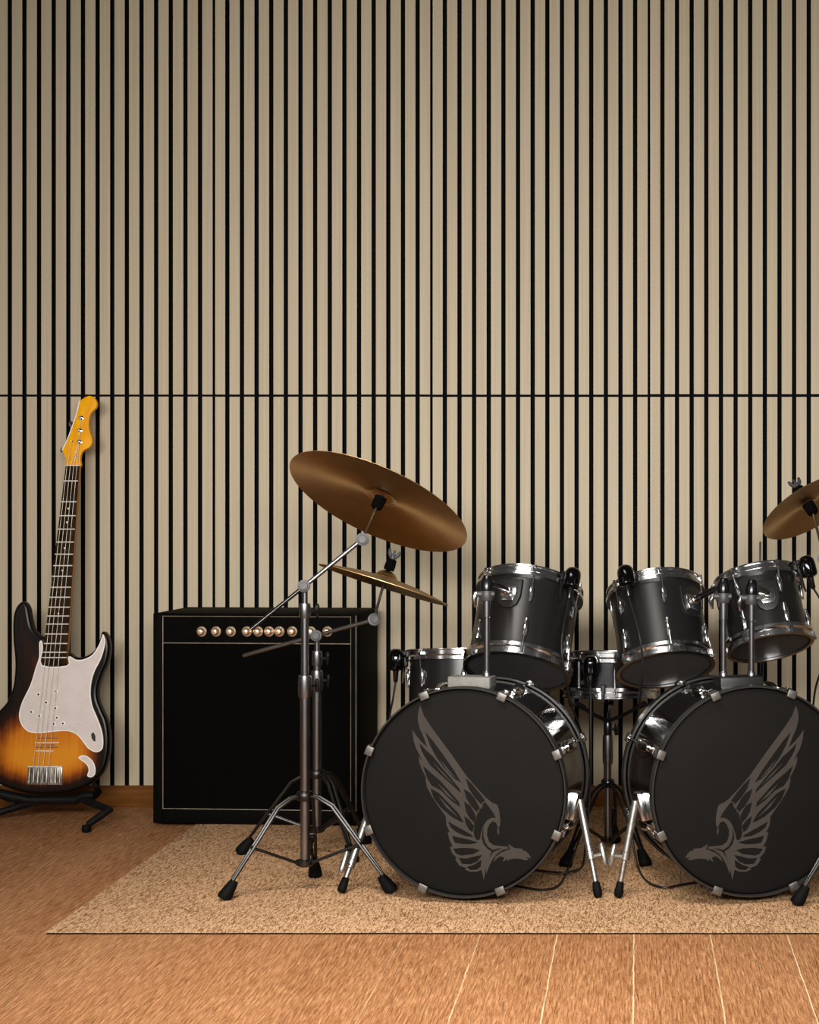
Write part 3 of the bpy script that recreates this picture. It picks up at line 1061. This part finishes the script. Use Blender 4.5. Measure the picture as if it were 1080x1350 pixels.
jt = V((bx, by, zt + 0.010))
joB = P(493, 817, 4.62)
tail = P(319, 867, 4.70)
dirb = (joB - jt).normalized()
tail = jt - dirb * (jt - tail).length
MB().tube([joB, jt, tail], 0.0058, 14).build('boom_arm', M_steel, s2, off=off)
joint(s2, off, jt + V((0, -0.010, 0)), V((0.1, -1, 0.1)))
joint(s2, off, joB, V((0.3, -1, 0.2)), 'boom_joint', 0.019)
nB = V((0.32, -0.02, 0.945)).normalized()
# tilt so the rim plane is seen edge on
CB = P(506, 771, 4.68)
ray = (CB - V((0, 0, H))).normalized()
nB = (nB - ray * nB.dot(ray)).normalized()
nB = (nB + ray * 0.05).normalized()
topB = CB + nB * (0.024 + 0.008)
MB().tube([joB, topB - nB * 0.05, topB], 0.0042, 10).build('cymbal_rod', M_steel, s2, off=off)
sleeve_nut(s2, off, topB + nB * 0.0, nB, sleeve_below=False)
cymbal('thin bronze cymbal seen edge on below the large cymbal', CB, nB, 0.208, 0.022, 0.024)

# --- stand at the right edge with the small cymbal
bx, by = P(1150, 900, 4.09).xy
off = V((bx, by, RUGZ))
s3 = thing('cymbal_stand', 'boom stand mostly outside the right edge, one rubber footed leg in view', 'cymbal stand', loc=off, group='cymbal stands')
tripod(s3, off, bx, by, P(402, 1049, 4.22).z, P(402, 1137, 4.22).z, [ground(1052, 1193, RUGZ), V((bx + 0.20, 4.10, 0)), V((bx + 0.02, 4.34, 0))], M_leg)
z1, zt = P(402, 905, 4.22).z, P(402, 782, 4.22).z
MB().tube([(bx, by, 0.07), (bx, by, z1)], 0.0128, 20).build('lower_tube', M_steel, s3, off=off)
MB().tube([(bx, by, z1), (bx, by, zt)], 0.0095, 20).build('upper_tube', M_steel, s3, off=off)
clamp_nut(s3, off, V((bx, by, z1)), V((1, 0.4, 0)), 0.0128)
jt = V((bx, by, zt + 0.012))
nC = V((-0.43053083, 0.43669752, 0.78989777)).normalized()
CC = P(1068.2, 668.8, 4.5)
joC = P(1087, 736, 4.38)
MB().tube([joC, jt, jt - (joC - jt) * 0.9], 0.0060, 14).build('boom_arm', M_steel, s3, off=off)
joint(s3, off, jt + V((0, -0.012, 0)), V((-0.15, -1, 0.05)))
joint(s3, off, joC, V((-0.15, -1, 0.05)), 'boom_joint', 0.020)
topC = CC + nC * (0.016 + 0.008)
MB().tube([joC, topC - nC * 0.04, topC], 0.0042, 10).build('cymbal_rod', M_steel, s3, off=off)
sleeve_nut(s3, off, topC, nC)
cymbal('small bronze cymbal cut off by the right edge of the photo', CC, nC, 0.1577, 0.016, 0.016)

# --- straight stand behind the smallest tom
hx, hy = P(1002.5, 800, 4.85).xy
off = V((hx, hy, RUGZ))
s4 = thing('hi_hat_stand', 'straight stand with a thin bare rod rising behind the smallest tom', 'hi-hat stand', loc=off)
tripod(s4, off, hx, hy, 0.30, 0.09, [V((hx - 0.1, hy - 0.2, 0)), V((hx + 0.22, hy - 0.05, 0)), V((hx - 0.04, hy + 0.2, 0))], M_steel)
MB().tube([(hx, hy, 0.08), (hx, hy, 0.72)], 0.0105, 16).build('lower_tube', M_dsteel, s4, off=off)
MB().tube([(hx, hy, 0.70), (hx, hy, P(1002, 714, 4.85).z)], 0.0034, 10).build('pull_rod', M_joint, s4, off=off)

# --- snare stand
sx_, sy_ = P(801.5, 1000, 4.70).xy
off = V((sx_, sy_, RUGZ))
s5 = thing('snare_stand', 'black chrome tripod stand holding the snare drum between the bass drums', 'snare stand', loc=off)
tripod(s5, off, sx_, sy_, P(801, 1032, 4.70).z, P(801, 1106, 4.70).z,
       [ground(746, 1143, RUGZ), ground(851, 1142, RUGZ), V((sx_ + 0.02, sy_ + 0.11, 0))], M_dsteel, r=0.011)
zk = P(801, 961, 4.70).z
MB().tube([(sx_, sy_, P(801, 1108, 4.70).z), (sx_, sy_, P(801, 1000, 4.70).z)], 0.0115, 16).build('lower_tube', M_steel, s5, off=off)
MB().tube([(sx_, sy_, P(801, 1000, 4.70).z), (sx_, sy_, zk)], 0.0075, 16).build('upper_tube', M_steel, s5, off=off)
clamp_nut(s5, off, V((sx_, sy_, P(801, 988, 4.70).z)), V((-0.3, 1, 0)), 0.011, h=0.045)
m = MB().lathe([(0, -0.028), (0.011, -0.028), (0.013, -0.022), (0.013, 0.018), (0.010, 0.024), (0, 0.026)], 20, Matrix.Translation((sx_, sy_, zk)))
m.build('tilter', M_dsteel, s5, off=off)
m = MB()
m.tube([(sx_, sy_ - 0.004, zk), (sx_ + 0.024, sy_ - 0.006, zk)], 0.004, 8)
m.tube([(sx_ + 0.027, sy_ - 0.006, zk - 0.018), (sx_ + 0.027, sy_ - 0.006, zk), (sx_ + 0.027, sy_ - 0.006, zk + 0.018)], [0.005, 0.008, 0.005], 10)
m.build('wing_nut', M_dsteel, s5, off=off)
hub = V((sx_, sy_, zk + 0.024))
for (ax_, ay_) in ((-0.085, -0.11), (0.09, -0.10), (0.0, 0.150)):
    q = MSN @ V((ax_ * 1.12, ay_ * 1.12, -0.022))
    m = MB()
    m.tube([hub, hub.lerp(q, 0.5) + V((0, 0, -0.004)), q, q + (MSN.to_3x3() @ V((ax_ * 0.25, ay_ * 0.25, 0.0))), q + (MSN.to_3x3() @ V((ax_ * 0.32, ay_ * 0.32, 0.02)))], [0.0062, 0.0062, 0.006, 0.006, 0.0055], 10)
    ao = m.build('basket_arm', M_dsteel, s5, off=off)
    qq = hub.lerp(q, 0.82)
    MB().tube([qq, q + (q - qq) * 0.4], 0.009, 10).build('rubber_grip', M_rubber, ao, off=off)


# ------------------------------------------------------------------ clip-on microphones and their cables
def make_mic(label, Mdrum, ang, r, z, tilt=0.0, sc=1.0, roll=0.0, out=0.030):
    """microphone hanging outside a rim at the given angle"""
    Q = Mdrum @ RZ(R(ang)) @ T(0, -r - out * sc, z) @ RX(R(tilt)) @ RY(R(roll))
    root = thing('clip_microphone', label, 'microphone', M=Q, group='clip-on drum microphones')
    s = sc
    pf = [(0, 0.036), (0.010, 0.0355), (0.018, 0.031), (0.0235, 0.022), (0.025, 0.010), (0.0245, -0.018), (0.022, -0.026), (0.014, -0.030), (0, -0.030)]
    MB().lathe([(a * s, b * s) for a, b in pf], 32).build('body', M_mic, root)
    m = MB()
    m.box((0, out * s * 0.8, 0.022 * s), (0.022 * s, 0.040 * s, 0.014 * s))
    m.box((0, out * s + 0.004, 0.014 * s), (0.026 * s, 0.012 * s, 0.034 * s))
    m.box((0.0, 0.030 * s, -0.004), (0.018 * s, 0.014 * s, 0.03 * s))
    m.build('rim_clip', M_blackplas, root, bevel=0.003)
    m = MB()
    m.tube([(0, 0, -0.028 * s), (0, 0, -0.036 * s), (0, 0, -0.062 * s), (0, 0, -0.066 * s)], [0.010 * s, 0.0085 * s, 0.007 * s, 0.004 * s], 14)
    m.build('cable_plug', M_dsteel, root)
    m = MB()
    a0 = V((-0.014 * s, 0.024 * s, -0.010 * s))
    m.tube([a0, a0 + V((-0.004, 0, -0.03)) * s, a0 + V((0.0, -0.002, -0.058)) * s], [0.006 * s, 0.005 * s, 0.003 * s], 10)
    m.build('clip_spring', M_blackplas, root)
    return root, Q @ V((0, 0, -0.064 * s))


def make_cable(label, pts, r=0.0032):
    c = catmull([tuple(p) for p in pts], 8, closed=False)
    m = MB().tube([V(p) - pts[0] for p in c], r, 8)
    o = m.build('microphone_cable', M_cable, M=Matrix.Translation(pts[0]))
    return tag(o, label, 'cable', 'microphone cables')


def G(u, v):
    return ground(u, v, RUGZ + 0.0056)


mic1, e1 = make_mic('black clip-on microphone hanging on the right rim of the largest rack tom', MT1, 41, r1, L1 - 0.018)
mic2, e2 = make_mic('black clip-on microphone hanging on the rim of the middle rack tom', MT2, -26, r2, L2 - 0.018)
mic3, e3 = make_mic('black clip-on microphone at the top right rim of the smallest rack tom', MT3, 72, r3, L3 - 0.014, sc=1.0, roll=-14)
mic4, e4 = make_mic('black clip-on microphone on the snare drum, between the toms', MSN, -19, 0.150, LSN - 0.040, sc=0.9)
mic5, e5 = make_mic('black clip-on microphone on the left rim of the floor tom', MFT, -78, 0.197, LFT - 0.03, sc=1.05)

make_cable('black cable falling from the largest tom microphone behind the left bass drum',
           [e1, P(741, 845, 4.34), P(745, 888, 4.34), P(752, 925, 4.40), P(762, 952, 4.50), P(773, 990, 4.56), P(777, 1030, 4.56), P(772, 1075, 4.52),
            P(762, 1112, 4.47), G(748, 1147), G(737, 1167), G(716, 1173), G(692, 1170), G(668, 1165)])
make_cable('black cable falling from the middle tom microphone behind the right bass drum',
           [e2, P(843, 835, 4.33), P(847, 870, 4.33), P(846, 905, 4.36), P(841, 940, 4.46), P(834, 970, 4.55), P(829, 1010, 4.56), P(831, 1060, 4.54),
            P(834, 1105, 4.47), G(842, 1145), G(855, 1163), G(876, 1170), G(900, 1166), G(924, 1162)])
make_cable('black cable running from the small tom microphone out past the right edge',
           [e3, e3 + V((0.03, -0.01, -0.06)), P(1092, 850, 4.46), P(1084, 880, 4.50), P(1075, 910, 4.54), P(1072, 950, 4.58), P(1074, 1040, 4.58), G(1070, 1130)])
make_cable('black cable dropping from the snare microphone to the rug behind left bass drum',
           [e4, P(779, 925, 4.56), P(779, 960, 4.54), P(779, 1010, 4.51), P(777, 1060, 4.49), P(773, 1105, 4.45), G(768, 1141), G(754, 1153) + V((0, 0, 0.010)), G(737, 1155) + V((0, 0, 0.010)), G(706, 1147)])
make_cable('black cable hanging from the floor tom microphone behind the left bass drum',
           [e5, e5 + V((-0.006, -0.01, -0.05)), P(514, 950, 4.78), P(519, 1000, 4.78), P(540, 1060, 4.80), G(560, 1108)])

# ------------------------------------------------------------------ amplifier
aL, aR = ground(202.5, 1085, 0.009), ground(470.5, 1088.5, 0.009)
w = (aR - aL).length
yawA = math.atan2(aR.y - aL.y, aR.x - aL.x)
ctr = (aL + aR) / 2
hA = 277.5 / F * 5.095
dA = 0.31
MA = Matrix.Translation((ctr.x, ctr.y, 0.009)) @ RZ(yawA)
amp = thing('guitar_amplifier', 'large black combo guitar amplifier with copper knobs against the slatted wall', 'amplifier', M=MA)
MAi = MA.inverted()
nf = MA.to_3x3() @ V((0, -1, 0))


def ap(u, v):
    q = MAi @ on_plane(u, v, MA @ V((0, 0, 0)), nf)
    return q.x, q.z


m = MB()
x0, x1 = -w / 2, w / 2
ix0, iz1 = ap(215, 812)
ix1, iz0 = ap(463, 1069)
zm = ap(300, 848)[1]
# cabinet: hollow front frame plus box behind
m.box((0, dA / 2 + 0.012, hA / 2), (w, dA - 0.024, hA))
m.build('cabinet', M_tolex, amp, bevel=0.012)
fr = MB()
t = 0.014
fr.box(((x0 + ix0) / 2, 0.008, hA / 2), (ix0 - x0, 0.03, hA))
fr.box(((ix1 + x1) / 2, 0.008, hA / 2), (x1 - ix1, 0.03, hA))
fr.box(((ix0 + ix1) / 2, 0.008, (hA + iz1) / 2), (ix1 - ix0 + 0.002, 0.03, hA - iz1))
fr.box(((ix0 + ix1) / 2, 0.008, iz0 / 2), (ix1 - ix0 + 0.002, 0.03, iz0))
fr.build('front_frame', M_tolex, amp, bevel=0.006)
MB().box(((ix0 + ix1) / 2, 0.012, (iz0 + zm) / 2), (ix1 - ix0, 0.018, zm - iz0)).build('speaker_grille', M_grille, amp)
pan = MB().box(((ix0 + ix1) / 2, 0.010, (iz1 + zm) / 2), (ix1 - ix0, 0.018, iz1 - zm)).build('control_panel', M_panel, amp)
pr = 0.0019
for (a, c_) in (((ix0, iz1), (ix1, iz1)), ((ix0, zm), (ix1, zm)), ((ix0, iz0), (ix1, iz0)), ((ix0, iz0), (ix0, iz1)), ((ix1, iz0), (ix1, iz1))):
    MB().tube([(a[0], -0.002, a[1]), (c_[0], -0.002, c_[1])], pr, 8).build('piping', M_pipe, amp)
MB().tube([(x1 - 0.001, -0.007, 0.05), (x1 - 0.001, -0.007, hA - 0.006)], 0.0016, 8).build('piping', M_pipe, amp)
for u in (266, 285, 304.5, 325.7, 340.5, 355, 368.5, 385.5, 410, 432):
    kx, kz = ap(u, 832.5)
    K = T(kx, 0.001, kz) @ RX(R(90))
    k_ = MB().lathe([(0.017, 0.0), (0.017, 0.003), (0.0125, 0.006), (0.0115, 0.016), (0.008, 0.022), (0, 0.024)], 20, K).build('knob', M_copper, pan)

# ------------------------------------------------------------------ bass guitar
lean = R(6.5)
gn = V((0, -math.cos(lean), math.sin(lean)))
go = P(72, 876, 5.20)
ex, ez = V((1, 0, 0)), V((0, math.sin(lean), math.cos(lean)))
MG = Matrix((ex, ez, gn)).transposed().to_4x4()      # local x right, y up the guitar, z out of its face
gb = on_plane(62, 1048, go, gn)
MG.translation = gb
MGi = MG.inverted()
guitar = thing('bass_guitar', 'sunburst electric bass guitar with pale pickguard leaning on a black stand', 'bass guitar', M=MG)


def g2(u, v):
    q = MGi @ on_plane(u, v, go, gn)
    return V((q.x, q.y))


Z2 = lambda x, y: g2(x / 3.973, 770 + y / 3.973)      # body close-up
Z1 = lambda x, y: g2(x / 4.909, 500 + y / 4.909)      # headstock close-up
body_pts = [(118, 90), (84, 118), (66, 180), (66, 290), (74, 380), (75, 450), (64, 540), (35, 615), (-30, 690), (-95, 790), (-112, 880), (-85, 970),
            (-20, 1040), (70, 1078), (160, 1098), (250, 1100), (340, 1092), (420, 1070), (490, 1030), (540, 970), (562, 890), (566, 800), (555, 720), (530, 660),
            (508, 600), (508, 540), (530, 470), (556, 410), (568, 340), (562, 285), (545, 252), (530, 252), (520, 290), (500, 335), (465, 368), (420, 384),
            (385, 380), (360, 360), (300, 340), (245, 300), (228, 280), (195, 262), (166, 228), (152, 170), (142, 118)]
outline = [V(p) for p in catmull([tuple(Z2(*p)) for p in body_pts], 4)]
if area2(outline) < 0:
    outline.reverse()
TH = 0.046


def rim_dist(p):
    best = 9
    n = len(outline)
    for i in range(n):
        a, c = outline[i], outline[(i + 1) % n]
        d = c - a
        t = max(0, min(1, (p - a).dot(d) / max(d.length_squared, 1e-9)))
        best = min(best, (a + d * t - p).length)
    return best


rings = [(0.009, 0.0), (0.004, -0.0015), (0.0012, -0.005), (0.0, -0.010), (0.0, -TH + 0.010), (0.0015, -TH + 0.005), (0.009, -TH)]
verts, faces, burst = [], [], []
n = len(outline)
for (d, z) in rings:
    lp = inset(outline, d)
    for p in lp:
        verts.append((p.x, p.y, z))
        burst.append(0.0)
for j in range(len(rings) - 1):
    for i in range(n):
        i2 = (i + 1) % n
        faces.append((j * n + i, j * n + i2, (j + 1) * n + i2, (j + 1) * n + i))
lp = inset(outline, 0.009)
cv = [V((p.x, p.y)) for p in lp]
xs, ys = [p.x for p in cv], [p.y for p in cv]


def inside(p, poly):
    c = False
    k = len(poly)
    for i in range(k):
        a, q = poly[i], poly[i - 1]
        if (a.y > p.y) != (q.y > p.y) and p.x < (q.x - a.x) * (p.y - a.y) / (q.y - a.y) + a.x:
            c = not c
    return c


gs = 0.0085
gx = min(xs)
while gx < max(xs):
    gy = min(ys)
    while gy < max(ys):
        p = V((gx, gy))
        if inside(p, cv) and rim_dist(p) > 0.013:
            cv.append(p)
        gy += gs
    gx += gs
res = delaunay_2d_cdt(cv, [(i, (i + 1) % n) for i in range(n)], [], 1, 1e-5)
k0 = len(verts)
for p in res[0]:
    verts.append((p.x, p.y, 0.0))
    d = rim_dist(V((p.x, p.y)))
    # darker towards the upper horns, amber low in the belly
    q = max(0.0, min(1.0, (d - 0.008) / 0.098))
    hi = max(0.0, min(1.0, (0.30 - p.y) / 0.20))
    burst.append(q * (0.35 + 0.65 * hi))
faces += [tuple(k0 + i for i in f) for f in res[2]]
faces.append(tuple(range((len(rings) - 1) * n, len(rings) * n)))
mb = MB().add(verts, faces)
me = mb.mesh('body', M_burst, angle=30)
att = me.attributes.new('burst', 'FLOAT', 'POINT')
for i in range(len(me.vertices)):
    att.data[i].value = burst[i]
gbody = link('body', me, guitar)

pg = [(207, 306), (222, 300), (226, 345), (222, 425), (352, 427), (357, 385), (372, 380), (400, 396), (440, 394), (485, 370), (518, 322), (533, 282),
      (541, 263), (550, 282), (551, 320), (530, 392), (500, 450), (481, 510), (476, 580), (486, 640), (507, 690), (530, 750), (541, 800), (540, 856),
      (520, 878), (492, 878), (460, 858), (430, 818), (398, 785), (352, 770), (290, 773), (230, 779), (165, 778), (130, 758), (106, 720), (102, 672),
      (120, 612), (160, 530), (188, 440), (206, 380)]
pgp = [V(p) for p in catmull([tuple(Z2(*p)) for p in pg], 3)]
if area2(pgp) < 0:
    pgp.reverse()
po = MB().prism([tuple(p) for p in inner(pgp, 0.0040)], 0.0005, 0.0034).build('pickguard', M_pick, guitar, tri=True)
e = MB().prism([tuple(p) for p in pgp], 0.0, 0.0026).build('pickguard_edge', M_white, po, tri=True)
e['label'] = 'white edge of the pickguard'
for (x, y) in ((204, 578), (294, 562), (245, 620), (167, 670), (208, 690), (293, 650), (301, 700), (283, 732), (332, 730), (412, 733)):
    c = Z2(x, y)
    rr_ = 0.0052 if (x, y) != (412, 733) else 0.002
    m = MB().lathe([(0, 0.0046), (rr_ * 0.65, 0.0046), (rr_ * 0.75, 0.0052), (rr_ * 1.3, 0.0046), (rr_ * 1.5, 0.0033)], 14, T(c.x, c.y, 0), mi=1)
    m.lathe([(0, 0.0048), (rr_ * 0.8, 0.0048), (rr_ * 0.8, 0.0032)], 14, T(c.x, c.y, 0), mi=0)
    m.build('pole_piece', [M_dark, M_white], po)
jack = [tuple(Z2(x, y)) for x, y in ((480, 785), (492, 775), (502, 795), (502, 825), (490, 820), (482, 805))]
MB().prism(jack, 0.003, 0.0046).build('jack_socket', M_dark, po, tri=True)
cp = [V(p) for p in catmull([tuple(Z2(x, y)) for x, y in ((413, 912), (428, 898), (455, 900), (486, 925), (501, 962), (498, 998), (478, 1012), (458, 1004), (466, 972), (452, 942))], 3)]
if area2(cp) < 0:
    cp.reverse()
cpo = MB().prism([tuple(p) for p in cp], 0.0, 0.0026).build('control_plate', M_white, guitar, tri=True)
MB().prism([tuple(p) for p in inner(cp, 0.0036)], 0.001, 0.0034).build('plate_face', M_pick, cpo, tri=True)
# pickup: two cream bars with wires between
for (a, c, y) in ((185, 312, 831), (188, 282, 874)):
    p, q = Z2(a, y), Z2(c, y)
    MB().tube([(p.x, p.y, 0.003), (q.x, q.y, 0.003)], 0.0017, 8).build('pickup_bar', M_white, guitar)
for (a, c, y, wdt) in ((200, 300, 806, 0.0014), (190, 305, 855, 0.0018), (205, 290, 842, 0.0012)):
    p, q = Z2(a, y), Z2(c, y)
    MB().tube([(p.x, p.y, 0.0022), (q.x, q.y, 0.0022)], wdt, 8).build('pickup_bar', M_pipe, guitar)
# bridge
q0, q1, q2, q3 = Z2(150, 956), Z2(328, 956), Z2(328, 1052), Z2(143, 1050)
br = MB().prism([tuple(q3), tuple(q2), tuple(q1), tuple(q0)], 0.0, 0.005).build('bridge', M_bridge, guitar, bevel=0.001)
for i in range(8):
    t0 = (i + 0.5) / 8
    a, c = q0.lerp(q1, t0), q3.lerp(q2, t0)
    a2 = a.lerp(c, 0.06)
    c2 = a.lerp(c, 0.88)
    MB().tube([(a2.x, a2.y, 0.0075), (c2.x, c2.y, 0.0075)], 0.0030 if i % 2 else 0.0042, 8).build('saddle', M_bridge, br)
MB().tube([(q0.x, q0.y, 0.005), (q1.x, q1.y, 0.005)], 0.0022, 8).build('bridge_lip', M_fretwire, br)
# neck and fretboard
nl, nr, bl, brr = Z1(432, 562), Z1(519, 562), Z2(224, 420), Z2(352, 424)
neck = [tuple(x) for x in (bl + V((0, 0.002)), brr + V((0.001, 0.002)), nr + V((0.001, 0)), nl)]
MB().prism(neck, -0.012, 0.006).build('neck', M_nback, guitar, bevel=0.004)
fbo = MB().prism([tuple(bl), tuple(brr), tuple(nr), tuple(nl)], 0.0055, 0.011).build('fretboard', M_fret, guitar, bevel=0.001)
fy = [634.6, 662, 680.3, 698, 715, 731, 746, 760, 774.5, 787.6, 800.7, 812.3, 822.9, 836, 848.5, 860, 867]


def fb_x(y):
    t0 = (y - 614.5) / (876 - 614.5)
    return 88 + (56.4 - 88) * t0, 105.7 + (88.6 - 105.7) * t0


for y in fy:
    a, c = fb_x(y)
    p, q = g2(a, y), g2(c, y)
    MB().tube([(p.x, p.y, 0.0112), (q.x, q.y, 0.0112)], 0.0021, 8).build('fret', M_fretwire, fbo)
for y in (671, 689, 723, 752.5, 809):
    a, c = fb_x(y)
    p = g2((a + c) / 2, y)
    MB().lathe([(0, 0.0119), (0.0028, 0.0119), (0.003, 0.0105)], 14, T(p.x, p.y, 0)).build('inlay_dot', M_white, fbo)
# headstock
hs = [(430, 565), (428, 525), (416, 485), (408, 462), (440, 398), (470, 322), (498, 236), (518, 152), (545, 122), (580, 109), (610, 120), (628, 150), (624, 182),
      (600, 207), (582, 238), (576, 290), (583, 340), (595, 375), (597, 410), (580, 440), (545, 460), (528, 482), (521, 520), (520, 565)]
hp_ = [V(p) for p in catmull([tuple(Z1(*p)) for p in hs], 4)]
if area2(hp_) < 0:
    hp_.reverse()
hst = MB().prism([tuple(p) for p in hp_], -0.012, 0.004).build('headstock', M_neck, guitar, bevel=0.0015, tri=True)
ed = [Z1(*p) for p in ((520, 140), (498, 232), (470, 316), (440, 394), (406, 462))]
MB().tube([(p.x - 0.0012, p.y, 0.0035) for p in ed], 0.0020, 8).build('edge_binding', M_white, hst)
nu = MB().tube([(nl.x, nl.y + 0.001, 0.009), (nr.x, nr.y + 0.001, 0.009)], 0.0022, 8).build('nut', M_white, guitar)
posts = [(530, 252), (522, 333), (520, 407), (470, 405)]
for i, (x, y) in enumerate(posts):
    c = Z1(x, y)
    s = 1.0 if i < 3 else 0.45
    tp = MB().lathe([(0.0078 * s, 0.003), (0.0078 * s, 0.006), (0.0045 * s, 0.007), (0.004 * s, 0.016), (0.005 * s, 0.018), (0, 0.019)], 16, T(c.x, c.y, 0)).build('tuning_peg', M_chrome, hst)
    if i in (1, 3):
        k = Z1(455, 285) if i == 1 else Z1(398, 457)
    else:
        k = None
    if k is not None:
        m = MB()
        m.tube([(c.x, c.y, -0.018), (k.x, k.y, -0.010)], 0.003, 8)
        m.lathe([(0, -0.008), (0.006, -0.007), (0.0075, 0), (0.006, 0.007), (0, 0.008)], 14, T(k.x, k.y, -0.008) @ RX(R(60)))
        m.build('tuner_key', M_chrome, tp)
# strings
sn, sb_ = (90.4, 94.8, 99.2, 103.4), (45.3, 51.5, 58.5, 66)
order = ((470, 405), (520, 407), (522, 333), (530, 252))
for i in range(4):
    a = g2(sn[i], 614)
    c = g2(sb_[i], 1012)
    h0 = Z1(*order[i])
    MB().tube([(h0.x, h0.y, 0.008), (a.x, a.y, 0.0135), (c.x, c.y, 0.0125)], 0.00075, 6).build('string', M_string, guitar)
stp = Z1(497, 505)
MB().lathe([(0, 0.008), (0.004, 0.0075), (0.005, 0.004)], 12, T(stp.x, stp.y, 0)).build('string_tree', M_chrome, hst)

# --- guitar stand
sc = P(66, 1056, 5.19)
off = V((sc.x, sc.y, 0))
gst = thing('guitar_stand', 'low black folding stand carrying the sunburst bass guitar', 'guitar stand', loc=off)
bk = P(60, 1050, 5.30)
m = MB()
yk = [P(-18, 1040, 5.17), P(12, 1050, 5.165), P(40, 1055, 5.165), P(100, 1054.5, 5.165), P(112, 1050, 5.165), P(126, 1048, 5.16)]
m.tube(yk, [0.013, 0.018, 0.016, 0.016, 0.018, 0.013], 12)
m.build('yoke', M_blackplas, gst, off=off)
for (pts, rad) in (([P(124, 1050, 5.17), P(130, 1044, 5.13), P(127, 1037, 5.10), P(123, 1032, 5.105)], [0.012, 0.011, 0.009, 0.007]),
                   ([P(-16, 1042, 5.17), P(-22, 1034, 5.13), P(-20, 1028, 5.10)], [0.012, 0.011, 0.008])):
    MB().tube(pts, rad, 12).build('cradle_hook', M_rubber, gst, off=off)
lg = MB()
lg.tube([P(106, 1052, 5.165), P(124, 1060, 5.13), P(143, 1067, 5.09)], [0.015, 0.013, 0.012], 12)
lg.tube([P(146, 1065.5, 5.09), P(132, 1076, 5.06), P(116, 1087, 5.03)], [0.013, 0.013, 0.011], 12)
lo = lg.build('leg', M_blackplas, gst, off=off)
fp = ground(114, 1093, 0.0105)
m = MB().lathe([(0, -0.010), (0.013, -0.009), (0.016, 0), (0.014, 0.012), (0, 0.016)], 16, Matrix.Translation(fp))
m.build('rubber_foot', M_rubber, lo, off=off)
lg = MB()
lg.tube([P(52, 1056, 5.165), P(34, 1060, 5.165), P(5, 1069, 5.17), ground(-30, 1081, 0.012)], [0.013, 0.0145, 0.013, 0.012], 12)
lo = lg.build('leg', M_blackplas, gst, off=off)
fp = ground(-34, 1082, 0.0105)
MB().lathe([(0, -0.010), (0.013, -0.009), (0.016, 0), (0.014, 0.012), (0, 0.016)], 16, Matrix.Translation(fp)).build('rubber_foot', M_rubber, lo, off=off)
# ------------------------------------------------------------------ light
wd = bpy.data.worlds.new('room')
scene.world = wd
wd.use_nodes = True
bg = wd.node_tree.nodes['Background']
bg.inputs[0].default_value = (1.0, 0.96, 0.9, 1)
bg.inputs[1].default_value = 0.05


def area(name, loc, aim, sx, sy, power, col=(1, 0.94, 0.86), spread=180):
    l = bpy.data.lights.new(name, 'AREA')
    l.shape = 'RECTANGLE'
    l.size, l.size_y = sx, sy
    l.energy = power
    l.color = col
    l.spread = R(spread)
    o = bpy.data.objects.new(name, l)
    COL.objects.link(o)
    o.location = loc
    o.rotation_euler = (V(aim) - V(loc)).to_track_quat('-Z', 'Y').to_euler()
    return o


area('front_softbox', (-0.4, 0.2, 1.8), (-0.3, 5.4, 0.78), 3.2, 0.6, 68, spread=84, col=(1, 0.96, 0.9))
area('overhead_softbox', (-0.7, 2.3, 3.5), (-0.3, 3.1, 0.0), 2.0, 0.6, 26, spread=58, col=(1, 0.95, 0.88))
area('left_added_light', (-3.4, 1.9, 1.9), (-0.4, 4.5, 0.7), 0.4, 1.8, 6)  # unseen strip light, added for highlights on the drum shells
area('right_added_light', (2.6, 2.1, 2.0), (0.2, 4.5, 0.7), 0.3, 1.6, 3)  # unseen side light, added to give the chrome something to reflect

# ------------------------------------------------------------------ camera
cam = bpy.data.cameras.new('camera')
cam.sensor_fit = 'VERTICAL'
cam.sensor_height = 36
cam.lens = F * 36 / 1350
cam.shift_x = -(CX - 540) / 1350
cam.shift_y = -(675 - CY) / 1350
cam.clip_start = 0.05
co = bpy.data.objects.new('camera', cam)
COL.objects.link(co)
co.location = (0, 0, H)
co.rotation_euler = (R(90), 0, 0)
scene.camera = co
vs = scene.view_settings
vs.view_transform = 'Standard'
vs.look = 'None'
vs.exposure = 0.0
vs.gamma = 1
vs.use_curve_mapping = False
